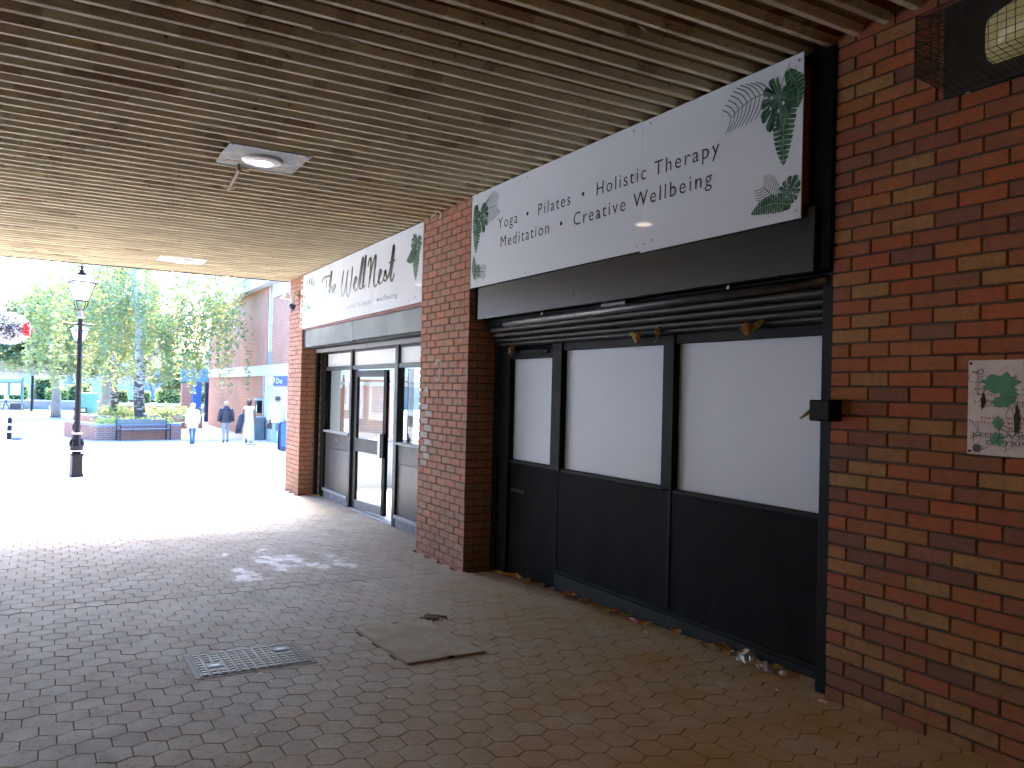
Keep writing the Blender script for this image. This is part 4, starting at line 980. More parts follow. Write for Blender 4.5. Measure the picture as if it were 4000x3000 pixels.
t = NT('birch bark'); p = t.pos(); n1 = t.noise(t.scale(p, (1, 1, 3.5)), 3.2, 5, .7); n2 = t.noise(t.scale(p, (1, 1, 5)), 9, 4, .7)
sp = t.n('SeparateXYZ', {0: p}, None); low = t.rng(sp.outputs[2], -1.6, 2.2, .16, -.06)
M['bark'] = t.out(t.mix(t.rng(t.math('ADD', n1, low), .52, .58), (.62, .59, .54), (.10, .085, .075)), .85, 0, t.bump(n2, .01), .3)
M['bark_tan'] = plain('tan plane bark', (.36, .31, .24), .9, 0, .35, 5, .006)
def foliage_mat(name, stops):
    t = NT(name); r = t.rnd(); c = t.ramp(r, stops)
    d = t.n('BsdfDiffuse', {'Color': c, 'Roughness': .4}); tr = t.n('BsdfTranslucent', {'Color': t.mix(.45, c, (.34, .44, .12))}); g = t.n('BsdfGlossy', {'Roughness': .45, 'Color': (1, 1, 1)})
    return t.surf(t.n('MixShader', {0: .05, 1: t.n('MixShader', {0: .42, 1: d, 2: tr}), 2: g}))
M['leaf_birch'] = foliage_mat('birch leaves', [(0, (0.164, 0.241, 0.124)), (.35, (0.224, 0.307, 0.151)), (.62, (0.289, 0.356, 0.164)), (.82, (0.373, 0.407, 0.164)), (.93, (0.572, 0.455, 0.142)), (1, (0.638, 0.407, 0.124))])
M['leaf_green'] = foliage_mat('green leaves', [(0, (0.115, 0.185, 0.101)), (.4, (0.164, 0.257, 0.124)), (.8, (0.224, 0.307, 0.151)), (.96, (0.324, 0.356, 0.158)), (1, (0.589, 0.373, 0.124))])
M['leaf_hedge'] = foliage_mat('hedge leaves', [(0, (0.124, 0.208, 0.108)), (.5, (0.174, 0.274, 0.124)), (1, (0.274, 0.373, 0.142))])
M['leaf_lime'] = foliage_mat('lime shrub leaves', [(0, (0.241, 0.356, 0.124)), (.5, (0.373, 0.488, 0.158)), (1, (0.539, 0.605, 0.208))])
def leaf_cloud(P, size, up=0.0, seed=0):
    """quads, one per point"""
    rg = np.random.RandomState(seed); n = len(P)
    a = rg.normal(size=(n, 3)); a[:, 2] *= .6; a /= np.linalg.norm(a, axis=1)[:, None]
    b = rg.normal(size=(n, 3)); b -= (b*a).sum(1)[:, None]*a; b /= np.linalg.norm(b, axis=1)[:, None]
    s = size*rg.uniform(.6, 1.3, n)[:, None]; a = a*s; b = b*s*.62
    V = np.stack([P-a, P-b*.9+a*.1, P+a, P+b], 1).reshape(-1, 3)
    F = np.arange(n*4).reshape(-1, 4); return V, F, rg.uniform(0, 1, n)
def cloud_obj(name, P, size, mat, parent=None, seed=0, tone=None):
    V, F, r = leaf_cloud(P, size, 0, seed)
    if tone is not None: r = np.clip(tone*.75+r*.25, 0, .999)
    me = bpy.data.meshes.new(name); me.from_pydata(V.tolist(), [], F.tolist()); me.materials.append(mat); set_rnd(me, r); me.update()
    return link(name, me, parent)
def limb(mb, a, b, r0, r1, wob, rg, n=6):
    a, b = Vector(a), Vector(b); pts = []
    for i in range(n+1):
        s = i/n; pts.append(a.lerp(b, s)+Vector((rg.gauss(0, wob), rg.gauss(0, wob), 0))*(math.sin(PI*s)))
    mb.tube(pts, [r0+(r1-r0)*i/n for i in range(n+1)], 8); return pts
def weeping(label, base, top, r0, crown, nstr, seed, leaf=.075, mat='leaf_birch', dens=26, barkm='bark', nl=9, hang=(.8, 3.4)):
    """birch: trunk, limbs, long hanging strands. crown = (cx, cy, cz, rx, ry, rz)"""
    rg = random.Random(seed); o = athing('birch_tree', label, 'tree', base)
    mb = MB(); tp = limb(mb, base, top, r0, r0*.42, .09, rg, 10)
    mb.loft([(base[0], base[1], base[2]-.1, r0*1.5, r0*1.5), (base[0], base[1], base[2]+.12, r0*1.15, r0*1.15), (base[0], base[1], base[2]+.5, r0*.98, r0*.98)], 10)
    mb.build('trunk', M[barkm], o, smooth=True)
    cx, cy, cz, rx, ry, rz = crown; mb = MB(); starts = []
    for k in range(nl):
        a = 2*PI*k/nl+rg.uniform(-.3, .3); s = tp[min(10, 3+k*7//nl)]
        e = (cx+rx*.75*math.cos(a), cy+ry*.75*math.sin(a), cz+rz*rg.uniform(.0, .7)); limb(mb, s, e, r0*.28, r0*.05, .18, rg, 5)
    mb.build('limbs', M[barkm], o, smooth=True)
    P = []; T = []
    for k in range(nstr):
        while True:
            q = np.array([rg.uniform(-1, 1), rg.uniform(-1, 1), rg.uniform(-.6, 1)])
            if q @ q < 1: break
        p = np.array((cx, cy, cz))+q*np.array((rx, ry, rz)); L = rg.uniform(*hang)*(1.0 if rg.random() < .8 else 1.4)
        m = int(dens*L/1.5); dx, dy = rg.gauss(0, .18), rg.gauss(0, .18); tone = rg.random()**1.2
        for i in range(m):
            s = rg.random(); w = .06+.10*(1-s)
            P.append(p+np.array((dx*s+rg.gauss(0, w), dy*s+rg.gauss(0, w), -L*s))); T.append(tone)
    P = np.array(P); ok = P[:, 2] > base[2]+1.35; P = P[ok]; T = np.array(T)[ok]
    cloud_obj('crown', P, leaf, M[mat], o, seed, T); return o
def bushy(name, label, base, top, r0, blobs, n, seed, leaf, mat, barkm='bark_tan', cat='tree'):
    rg = random.Random(seed); nr = np.random.RandomState(seed); o = athing(name, label, cat, base)
    mb = MB(); tp = limb(mb, base, top, r0, r0*.6, .06, rg, 6)
    for b in blobs: limb(mb, tp[-2], b[:3], r0*.4, r0*.08, .15, rg, 4)
    mb.build('trunk', M[barkm], o, smooth=True)
    P = []; T = []; vol = np.array([b[3]*b[4]*b[5] for b in blobs]); cnt = (n*vol/vol.sum()).astype(int)
    for b, c_ in zip(blobs, cnt):
        k = max(4, c_//45)
        d = nr.normal(size=(k, 3)); d /= np.linalg.norm(d, axis=1)[:, None]; cen = np.array(b[:3])+d*nr.uniform(.45, 1.0, (k, 1))*np.array(b[3:6])
        for q in cen:
            m = 45; P.append(q+nr.normal(size=(m, 3))*np.array((.42, .42, .26))*min(1.0, b[3]*.35)); T.append(np.full(m, nr.uniform()))
    cloud_obj('crown', np.concatenate(P), leaf, M[mat], o, seed, np.concatenate(T)); return o

# ---- trees
weeping('tall weeping birch rising from the brick planter behind the bench', (3.45, 38.4, -1.75), (2.95, 38.6, 6.6), .235, (4.0, 38.8, 4.2, 4.3, 2.6, 3.0), 380, 3, .085, dens=34)
weeping('slender white birch standing behind the tall one in the rear planter', (2.95, 46.8, -1.75), (2.55, 46.9, 7.0), .19, (1.9, 47, 4.4, 3.4, 2.6, 3.0), 360, 5, .10, dens=30)
bushy('broadleaf_tree', 'broad green tree spreading at the left of the square behind the lamp', (.35, 60, -2.3), (.3, 60, .8), .32, [(-.5, 60, 3.2, 3.0, 2.4, 2.2), (1.6, 60.5, 2.2, 2.4, 2.2, 1.8), (-2.6, 59.5, 2.3, 2.2, 2.0, 1.5), (.4, 60, 4.8, 2.6, 2.2, 1.6), (2.8, 61, 3.9, 2.4, 2, 1.9)], 24000, 8, .15, 'leaf_green')
bushy('broadleaf_tree', 'thick pale trunked tree beyond the rear planter', (3.6, 66, -2.3), (3.7, 66, 1.6), .55, [(4.0, 66, 4.4, 3.2, 2.5, 2.4), (6.6, 67, 3.4, 2.6, 2.2, 2.2), (1.6, 66, 5.0, 2.6, 2, 2)], 9000, 12, .17, 'leaf_green')
bushy('broadleaf_tree', 'rounded dark green tree between the planters and the blue shop column', (8.3, 62, -2.3), (8.3, 62, -.2), .16, [(8.3, 62, 1.0, 1.7, 1.5, 1.5), (9.4, 62.5, .3, 1.4, 1.3, 1.1), (7.2, 62, .3, 1.2, 1.2, 1.0)], 5200, 15, .13, 'leaf_green')
# ---- planters
def planter(label, a, b, depth, h, zb, coping=.09, mat='planter_brick'):
    a, b = Vector((a[0], a[1], 0)), Vector((b[0], b[1], 0)); L = (b-a).length; ang = math.atan2(b.y-a.y, b.x-a.x)
    o = thing('brick_planter', label, 'planter', (a.x, a.y, zb), ang)
    w = .24
    mb = MB().box(0, L, 0, w, -.15, h).box(0, L, depth-w, depth, -.15, h).box(0, w, w, depth-w, -.15, h).box(L-w, L, w, depth-w, -.15, h); mb.build('wall', M[mat], o)
    n = max(6, int(L/.235)); e = .012
    for i in range(n): MB().box(i*L/n+.004, (i+1)*L/n-.004, -e, w+e, h+.001, h+coping).build('coping_brick', M['coping'], o)
    for x0, x1 in ((-e, w), (L-w, L+e)): MB().box(x0, x1, w+e+.002, depth, h+.001, h+coping).build('coping', M['coping'], o)
    MB().box(w, L-w, w, depth-w, h-.2, h-.03).build('soil', plain('dark soil', (.05, .035, .025), 1), o)
    return o, L, ang
pl, L1, an1 = planter('low red brick planter with grey coping directly behind the bench', (1.63, 35.35), (4.82, 36.2), 4.2, .56, -2.27)
pl2, L2, an2 = planter('rear brick planter with grey coping behind the bench planter', (1.95, 45.3), (7.2, 46.2), 3.2, .56, -2.3)
def cover(name, label, x0, x1, y0, y1, z, n, seed, leaf, mat, hgt=.2, clump=.8):
    nr = np.random.RandomState(seed); k = max(6, n//60); P = []
    for _ in range(k):
        c_ = np.array((nr.uniform(x0, x1), nr.uniform(y0, y1), z)); P.append(c_+np.abs(nr.normal(size=(60, 3))*np.array((0, 0, hgt)))+nr.normal(size=(60, 3))*np.array((.3*clump, .3*clump, .04)))
    return tag(cloud_obj(name, np.concatenate(P), leaf, M[mat], None, seed), label, 'plants', kind='stuff')
cover('ground_cover', 'low leafy ground cover spilling over the bench planter', 2.1, 4.6, 36.2, 38.9, -1.70, 3600, 21, .07, 'leaf_lime', .08)
cover('ground_cover', 'straggling green and yellow plants in the rear planter', 2.0, 6.8, 45.5, 48, -1.72, 3600, 22, .09, 'leaf_birch', .22)
def hedge(name, label, x0, x1, y0, y1, z0, z1, n, seed, mat, cat='hedge', leaf=.1):
    nr = np.random.RandomState(seed); o = athing(name, label, cat, ((x0+x1)/2, (y0+y1)/2, z0))
    q = nr.uniform(-1, 1, (n, 3)); m = np.abs(q).max(1)[:, None]; q = q/m*nr.uniform(.82, 1.03, (n, 1)); q[:, 2] = np.where(q[:, 2] > .3, q[:, 2]*(1+.12*np.sin(q[:, 0]*9+seed)), q[:, 2])
    P = np.array(((x0+x1)/2, (y0+y1)/2, (z0+z1)/2))+q*np.array(((x1-x0)/2, (y1-y0)/2, (z1-z0)/2))
    cloud_obj('foliage', P, leaf, M[mat], o, seed); MB().box(x0+.12, x1-.12, y0+.12, y1-.12, z0, z1-.15).build('stems', plain('dark twigs', (.03, .04, .02), 1), o); return o
# long low planter walls at the far side
lp = athing('long_planter', 'long pale walled planter along the far left of the square', 'planter', (0, 76.5, -2.3))
for k in range(5): bxo('wall', plain('pale rendered wall', (.33, .31, .29), .8, 0, .15, 2), lp, -6+2.0*k, -6+2.0*k+1.97, 76.2, 78.5, -2.4, -1.62); bxo('coping', 'stone_white', lp, -6.03+2.0*k, -6+2.0*k+1.99, 76.15, 78.55, -1.618, -1.52)
rp = athing('long_planter', 'long red brick planter with white coping below the bright shrubs', 'planter', (8.5, 69, -2.3))
bxo('wall', 'planter_brick', rp, 4.1, 12.2, 69.0, 71.2, -2.4, -1.72); bxo('coping', 'stone_white', rp, 4.05, 12.25, 68.93, 71.3, -1.718, -1.50); bxo('end_wall', 'planter_brick', rp, 2.6, 4.0, 68.4, 71, -2.4, -1.45)
hedge('clipped_hedge', 'clipped square green hedge left of the tall birch trunk', 4.2, 5.3, 69.3, 70.9, -1.6, -.55, 900, 31, 'leaf_hedge')
hedge('clipped_hedge', 'clipped square green hedge right of the slender white birch', 5.75, 6.9, 69.3, 70.9, -1.6, -.6, 900, 32, 'leaf_hedge')
hedge('shrub', 'bright lime shrub above the white coping, nearer the tall birch', 7.4, 9.6, 69.4, 71, -1.6, -.35, 1500, 33, 'leaf_lime', 'shrub')
hedge('shrub', 'bright lime shrub above the white coping, nearer the blue column', 9.8, 11.8, 69.4, 71, -1.6, -.45, 1400, 34, 'leaf_lime', 'shrub')
hedge('shrub', 'yellow green shrub in the long pale planter by the bollard', -.3, 1.3, 76.4, 78.4, -1.6, -.55, 1100, 35, 'leaf_lime', 'shrub', .13)
hedge('shrub', 'dark bushy shrub in the long pale planter beside the dark post', -1.1, .2, 77.2, 79, -1.6, .3, 1300, 36, 'leaf_green', 'shrub', .14)
hedge('shrub', 'green shrub in the long pale planter near the sale window', 1.3, 3.0, 76.6, 78.4, -1.6, -.2, 1100, 37, 'leaf_hedge', 'shrub', .13)
hedge('shrub', 'loose green shrub in the long pale planter behind the information board', -4.5, -1.6, 76.8, 78.4, -1.6, -.3, 1300, 38, 'leaf_lime', 'shrub', .13)
# ---- red brick building on the right of the square
XB = 8.1
rb = athing('brick_building', 'two storey red brick building with pale bands and a shuttered shop', 'building', (XB+3, 38, -2.3))
bxo('wall', 'far_brick', rb, XB, XB+6, 35.7, 50.0, -2.5, .474, bevel=0); bxo('upper_wall', 'far_brick', rb, XB, XB+6, 35.58, 50.0, .942, 4.36, bevel=0)
bxo('pale_band', 'stone_white', rb, XB-.06, XB+6, 26, 50.05, .476, .94); bxo('roof_fascia', 'stone_white', rb, XB-.35, XB+6, 26, 50.4, 4.37, 5.25); bxo('roof_gutter', plain('white gutter', (.62, .62, .62), .5), rb, XB-.42, XB-.352, 26, 50.4, 4.95, 5.2)
bxo('upper_wall', 'far_brick', rb, XB+.02, XB+6, 26, 34.80, .942, 3.78, bevel=0); bxo('upper_band', 'stone_white', rb, XB-.02, XB+6, 26, 34.8, 3.785, 4.365)
wn = bxo('window', plain('pale window glass', (.6, .64, .68), .15), rb, XB+.12, XB+.14, 34.86, 35.52, 1.5, 4.1, bevel=0); bxo('window_frame', 'white', wn, XB+.04, XB+.11, 34.80, 34.87, 1.45, 4.36); bxo('window_frame', 'white', wn, XB+.04, XB+.11, 35.51, 35.578, 1.45, 4.36); bxo('window_frame', 'white', wn, XB+.05, XB+.10, 34.87, 35.51, 2.7, 2.78); bxo('window_apron', plain('blue grey panel', (.28, .31, .36), .6), wn, XB+.03, XB+.12, 34.81, 35.57, .945, 1.5)
bxo('window_back', 'plaster', rb, XB+.3, XB+.4, 34.81, 35.57, .945, 4.36, bevel=0)
bxo('shop_surround', 'white', rb, XB-.02, XB+.3, 35.30, 35.69, -2.4, .475); bxo('shop_fascia', 'white', rb, XB-.03, XB+.3, 26, 35.29, .03, .475)
for k in range(14): bxo('shutter_slat', plain('grey shutter slat', (.30, .30, .30), .5, .2, .15, 3) if k == 0 else rb.children[-1].data.materials[0], rb, XB+.05+.006*(k % 2), XB+.12, 28, 35.29, -1.38+.1*k, -1.29+.1*k)
bxo('stall_riser', 'white', rb, XB-.01, XB+.3, 26, 35.29, -2.4, -1.78); bxo('sill_panel', plain('brown sill panel', (.2, .11, .08), .6), rb, XB+.02, XB+.3, 26, 35.29, -1.775, -1.40)
sb = bxo('shop_sign', plain('blue shop sign', (.04, .10, .42), .4), rb, XB-.06, XB-.032, 29.5, 34.1, .06, .45)
fnb = lambda u, v, d: (XB-.062-d, 34.1-u, .06+v)
mb = MB(); mb.add([fnb(.2+x, .2+y_, .002) for x, y_ in ((0, -.15), (.12, 0), (.2, .1), (.12, .16), (0, .12), (-.12, .16), (-.2, .1), (-.12, 0))], [tuple(range(8))]); mb.build('sign_emblem', M['white'], sb)
place_text('lettering', 'Do', fnb, .6, 1.6, .1, .2, M['white'], sb, 1, .02, .003)
bxo('rail_pipe', plain('pale downpipe', (.5, .42, .38), .5), rb, XB-.08, XB-.01, 35.72, 35.82, -2.3, .47)
px_ = athing('wall_phone', 'small black wall box beside the shuttered shop', 'box', (XB-.1, 36.4, -1.1))
bxo('housing', 'blackm', px_, XB-.22, XB-.005, 36.15, 36.6, -1.15, -.60); bxo('hood', plain('pale blue hood', (.45, .55, .62), .4), px_, XB-.26, XB-.005, 36.12, 36.63, -.598, -.5); bxo('face_plate', 'white', px_, XB-.226, XB-.221, 36.2, 36.35, -1.1, -.8)
gb = athing('grey_bin', 'grey green steel cabinet bin against the brick wall', 'bin', (7.75, 35.5, zg(35.5)))
MB().box(7.5, 7.98, 35.1, 35.85, zg(35.3)-.02, zg(35.3)+.93).build('body', plain('grey green steel', (.16, .2, .19), .5, .2, .25, 5), gb, bevel=.015); MB().box(7.48, 8.0, 35.08, 35.87, zg(35.3)+.932, zg(35.3)+.98).build('lid', plain('pale steel lid', (.4, .42, .42), .5), gb, bevel=.01); MB().box(7.49, 7.498, 35.2, 35.75, zg(35.3)+.25, zg(35.3)+.7).build('poster', M['white'], gb)
# ---- blue fronted shop beyond it
bs = athing('blue_shop', 'shop with blue column, pale fascia and glass front beyond the brick building', 'building', (9, 54, -2.3))
bxo('column', plain('bright blue column', (.05, .16, .5), .4), bs, 8.0, 8.5, 55.2, 55.7, -2.3, .2); bxo('column', plain('dark blue column', (.02, .03, .08), .4), bs, 8.6, 8.9, 54.3, 54.7, -2.3, .2); bxo('pier', 'planter_brick', bs, 7.4, 7.99, 55.8, 56.5, -2.3, .1)
bxo('hanging_sign', plain('sky blue sign', (.12, .32, .5), .4), bs, 7.2, 8.9, 55.0, 55.3, .22, 1.05); bxo('fascia', 'stone_white', bs, 8.92, 9.3, 50.1, 55.2, .42, 1.1); bxo('under_fascia', plain('brown board', (.22, .13, .1), .6), bs, 8.93, 9.28, 50.1, 55.0, .1, .418)
for y_ in (50.4, 51.9, 53.4): bxo('window_frame', 'blackm', bs, 9.0, 9.1, y_, y_+.1, -1.9, .1); bxo('window_pane', 'glass', bs, 9.04, 9.05, y_+.1, y_+1.5, -1.7, .1, bevel=0)
bxo('stall_riser', 'white', bs, 8.95, 9.1, 50.1, 54.3, -2.4, -1.75); bxo('back_wall', 'plaster', bs, 10.5, 10.7, 50, 57, -2.3, 1.0, bevel=0); bxo('upper_wall', plain('pale grey cladding', (.5, .52, .54), .7), bs, 9.32, 13, 50.1, 58, .42, 3.4, bevel=0)
# ---- far shops
fs = athing('far_shops', 'low row of far shops with brown fascia and glass fronts behind the trees', 'building', (4, 92, -2.3))
bxo('back_wall', plain('grey brick', (.2, .18, .18), .8), fs, -30, 40, 93, 96, -2.4, 2.4, bevel=0); bxo('roof_edge', 'stone_white', fs, -30, 40, 91.4, 96, 1.75, 2.1); bxo('fascia', plain('brown timber fascia', (.28, .19, .09), .6, 0, .3, 2), fs, -30, 40, 91.5, 91.8, .9, 1.72)
for k in range(16):
    x = -24+3.6*k; bxo('pier', plain('dark brick pier', (.16, .08, .07), .8) if k == 0 else fs.children[-1].data.materials[0], fs, x, x+.7, 92.0, 92.6, -2.3, .9)
    bxo('window_pane', plain('pale window display', (.36, .42, .45), .2, 0, .5, .8) if k == 0 else fs.children[3+1].data.materials[0], fs, x+.7, x+3.6, 92.5, 92.55, -1.7, .9, bevel=0)
    if k == 0: wpm = fs.children[-1].data.materials[0]; prm = fs.children[-2].data.materials[0]
    else: fs.children[-1].data.materials[0] = wpm; fs.children[-2].data.materials[0] = prm
ss = athing('sale_sign', 'tall white vertical banner reading SALE in the far shop window', 'sign', (2.3, 91.3, -2.3))
bxo('banner', 'white', ss, 1.95, 2.75, 91.3, 91.35, -1.6, 1.0)
for i, ch in enumerate('SALE'): place_text('lettering', ch, lambda u, v, d: (2.1+u, 91.3-d, -1.5+v), .0, .5, 1.75-.6*i, .42, plain('red ink', (.5, .08, .08), .5), ss, 1, .02, .004)
gbk = athing('grey_building', 'grey gabled building at the end of the square right of the birch', 'building', (13, 88, -2.3))
bxo('wall', plain('grey purple brick', (.24, .2, .22), .85, 0, .2, 2), gbk, 9.5, 20, 82, 90, -2.4, .9, bevel=0); mb = MB(); mb.add([(9.3, 81.7, .9), (20, 81.7, .9), (20, 86, 3.2), (9.3, 86, 3.2), (9.3, 90.2, .9), (20, 90.2, .9)], [(0, 1, 2, 3), (3, 2, 5, 4), (0, 3, 4), (1, 5, 2)]); mb.build('roof', plain('slate roof', (.16, .16, .18), .7), gbk)
# ---- opposite shops, seen mirrored in the glossy sign and the glass
oppo = athing('opposite_shops', 'white fronted shops across the square mirrored in the glossy sign', 'building', (-9, 24, -2))
bxo('wall', plain('red buff brick', (.26, .19, .17), .85, 0, .25, 3), oppo, -18, -12.0, -12, 74, -2.5, 8.5, bevel=0); bxo('band', 'stone_white', oppo, -12.0, -11.8, -12, 74, .5, 1.3)
bxo('parapet', 'stone_white', oppo, -12.2, -11.7, -12, 74, 8.51, 9.0)
for k in range(17):
    y_ = -11+5*k; bxo('window_surround', 'white', oppo, -11.99, -11.9, y_+.3, y_+4.6, -1.6, .45); bxo('window_pane', plain('blue shop glass', (.2, .3, .42), .1) if k == 0 else wpm, oppo, -11.89, -11.88, y_+.6, y_+4.3, -1.2, .2, bevel=0)
    bxo('upper_window', 'white', oppo, -11.99, -11.92, y_+1, y_+3.8, 1.9, 3.6); bxo('upper_pane', wpm, oppo, -11.915, -11.91, y_+1.15, y_+3.65, 2.05, 3.45, bevel=0)

# ================================================================ street furniture
def lantern_post(label, loc, group=None):
    o = thing('lamp_post', label, 'lamp post', loc, R(12), group); b = M['blackm']
    MB().loft([(0, 0, 0, .155, .155), (0, 0, .05, .155, .155), (0, 0, .07, .135, .135), (0, 0, .40, .13, .13), (0, 0, .42, .155, .155), (0, 0, .45, .15, .15)], 4, 0, True, PI/4).build('pedestal', b, o)
    MB().lathe([(.075, .45), (.085, .47), (.095, .49), (.09, .505), (.12, .515), (.125, .54), (.115, .56), (.12, .60), (.095, .68), (.085, .76), (.08, .82)], n=14).build('bulb_base', b, o, smooth=False)
    for k in range(8):
        a = 2*PI*k/8; MB().tube([(.118*math.cos(a), .118*math.sin(a), .58), (.115*math.cos(a), .115*math.sin(a), .66), (.09*math.cos(a), .09*math.sin(a), .74)], [.012, .02, .006], 6).build('acanthus_leaf', b, o)
    for z in (.508, .84): MB().lathe([(.10 if z < .6 else .085, z-.014), (.105 if z < .6 else .09, z), (.10 if z < .6 else .085, z+.014)], n=16).build('white_collar', M['white'], o)
    MB().lathe([(.062, .84), (.056, .9), (.05, 1.8), (.042, 2.9), (.042, 3.02), (.05, 3.03), (.04, 3.06)], n=14).build('shaft', b, o, smooth=False)
    MB().tube([(-.30, 0, 2.965), (-.24, 0, 2.955), (-.05, 0, 2.955), (.05, 0, 2.955), (.24, 0, 2.955), (.30, 0, 2.965)], [.018, .012, .02, .02, .012, .018], 8).lathe([(.03, 2.91), (.06, 2.94), (.06, 2.98), (.03, 3.0)], n=10).build('ladder_bar', b, o)
    MB().lathe([(.045, 3.06), (.06, 3.1), (.04, 3.16), (.03, 3.22), (.045, 3.26)], n=12).build('neck', M['alu_light'], o)
    for k in range(4):
        a = PI/4+PI/2*k; MB().tube(spline([(.02*math.cos(a), .02*math.sin(a), 3.22), (.10*math.cos(a), .10*math.sin(a), 3.27), (.14*math.cos(a), .14*math.sin(a), 3.36), (.125*math.cos(a), .125*math.sin(a), 3.41)], 4), .009, 6).build('cradle_scroll', b, o)
    lo, hi, zl, zh = .10, .205, 3.41, 3.765
    lan = MB().box(-lo, lo, -lo, lo, zl-.012, zl-.002).build('lantern', b, o)
    cs = [(1, 1), (-1, 1), (-1, -1), (1, -1)]
    for (a, c_) in cs: MB().tube([(a*lo, c_*lo, zl), (a*hi, c_*hi, zh)], .009, 4).build('lantern_bar', b, lan)
    for s, z in ((lo, zl), (hi, zh)):
        for i in range(4):
            p, q = cs[i], cs[(i+1) % 4]; MB().tube([(p[0]*s, p[1]*s, z), (q[0]*s, q[1]*s, z)], .010 if z < 3.5 else .016, 4).build('lantern_rim', b, lan)
    gm = M['frost']
    for i in range(4):
        p, q = cs[i], cs[(i+1) % 4]; e = .96
        MB().add([(p[0]*lo*e, p[1]*lo*e, zl+.01), (q[0]*lo*e, q[1]*lo*e, zl+.01), (q[0]*hi*e, q[1]*hi*e, zh-.02), (p[0]*hi*e, p[1]*hi*e, zh-.02)], [(0, 1, 2, 3)]).build('lantern_pane', gm, lan)
    MB().loft([(0, 0, zh+.012, .31, .31), (0, 0, zh+.05, .25, .25), (0, 0, zh+.12, .11, .11), (0, 0, zh+.14, .09, .09)], 4, 0, True, PI/4).build('lantern_roof', plain('pale lantern roof', (.72, .72, .74), .4), lan)
    MB().lathe([(.05, zh+.14), (.08, zh+.16), (.085, zh+.185), (.04, zh+.2), (.04, zh+.22), (.095, zh+.235), (.05, zh+.26), (.02, zh+.29), (.045, zh+.32), (.015, zh+.345), (.022, zh+.36), (.004, zh+.41)], n=12).build('finial', b, lan)
    return o
t = NT('frosted lantern glass'); M['frost'] = t.surf(t.n('MixShader', {0: .5, 1: t.n('BsdfTranslucent', {'Color': (.9, .9, .92)}), 2: t.n('BsdfTransparent', {'Color': (.95, .95, .97)})}))
LP = lantern_post('black heritage lamp post with a four sided lantern standing in the open square', (.476, 17.73, zg(17.73)))
copy_tree(LP, (.80, 30.5, zg(30.5)), R(20), 1.03, 'black heritage lamp post whose lantern shows just behind the nearer lamp post')
copy_tree(LP, (4.15, 72, -2.3), R(5), 1.0, 'far heritage lamp post before the brown shop fronts')
# bin
lb_ = athing('litter_bin', 'black framed litter bin standing beyond the nearer lamp post', 'bin', (1.5, 49.4, -2.3))
for x in (1.12, 1.72): bxo('post', 'blackm', lb_, x, x+.05, 49.3, 49.35, -2.3, -1.36)
bxo('top_bar', 'blackm', lb_, 1.17, 1.72, 49.3, 49.35, -1.41, -1.36); bxo('body', plain('dark blue bin', (.03, .035, .07), .4), lb_, 1.22, 1.68, 49.2, 49.6, -2.2, -1.62); bxo('lid', 'blackm', lb_, 1.2, 1.7, 49.18, 49.62, -1.618, -1.57); bxo('badge', 'white', lb_, 1.5, 1.66, 49.19, 49.198, -1.56, -1.42)
def bollard(label, loc, s=1.0):
    o = thing('bollard', label, 'bollard', loc); o.scale = (s, s, s)
    MB().lathe([(.10, 0), (.10, .26), (.092, .27)], n=14).build('base', M['blackm'], o); MB().lathe([(.095, .271), (.098, .29), (.098, .33), (.095, .345)], n=14).build('white_band', M['white'], o)
    MB().lathe([(.088, .346), (.086, .55)], n=14).build('shaft', M['blackm'], o); MB().lathe([(.09, .551), (.092, .57), (.092, .61), (.088, .625)], n=14).build('white_band', M['white'], o); MB().lathe([(.08, .626), (.075, .80), (.05, .83), (.06, .85), (.03, .88)], n=14).build('cap', M['blackm'], o); return o
bollard('black bollard with two white bands beside the blank white pavement board', (-1.34, 37.2, -2.3)); bollard('small far bollard with a white band before the long pale planter', (.46, 71.9, -2.3), 1.15)
ab = athing('pavement_board', 'blank white pavement board next to the banded bollard', 'sign', (-1.07, 36.8, -2.29))
mb = MB()
def rrect(x0, x1, z0, z1, y_, r=.06, n=4):
    out = []
    for cx, cz, a0 in ((x1-r, z1-r, 0), (x0+r, z1-r, PI/2), (x0+r, z0+r, PI), (x1-r, z0+r, 1.5*PI)):
        for i in range(n+1): out.append((cx+r*math.cos(a0+PI/2*i/n), y_, cz+r*math.sin(a0+PI/2*i/n)))
    return out
def slab(x0, x1, z0, z1, y0, y1, r=.06, lean=0.0):
    a = rrect(x0, x1, z0, z1, y0, r); b = rrect(x0, x1, z0, z1, y1, r); n = len(a); m = MB()
    sh = lambda p: (p[0], p[1]+lean*(p[2]-z0), p[2])
    m.add([sh(p) for p in a]+[sh(p) for p in b], [tuple(range(n)), tuple(range(n, 2*n))[::-1]]+[(i, n+i, n+(i+1) % n, (i+1) % n) for i in range(n)]); return m
slab(-1.26, -.88, -2.27, -1.52, 36.70, 36.72, .05, .12).build('frame', plain('grey board frame', (.3, .3, .32), .4), ab); slab(-1.235, -.905, -2.2, -1.545, 36.69, 36.698, .04, .12).build('panel', M['white'], ab); slab(-1.26, -.88, -2.3, -1.52, 36.92, 36.94, .05, -.1).build('back_frame', plain('grey back frame', (.3, .3, .32), .4), ab)
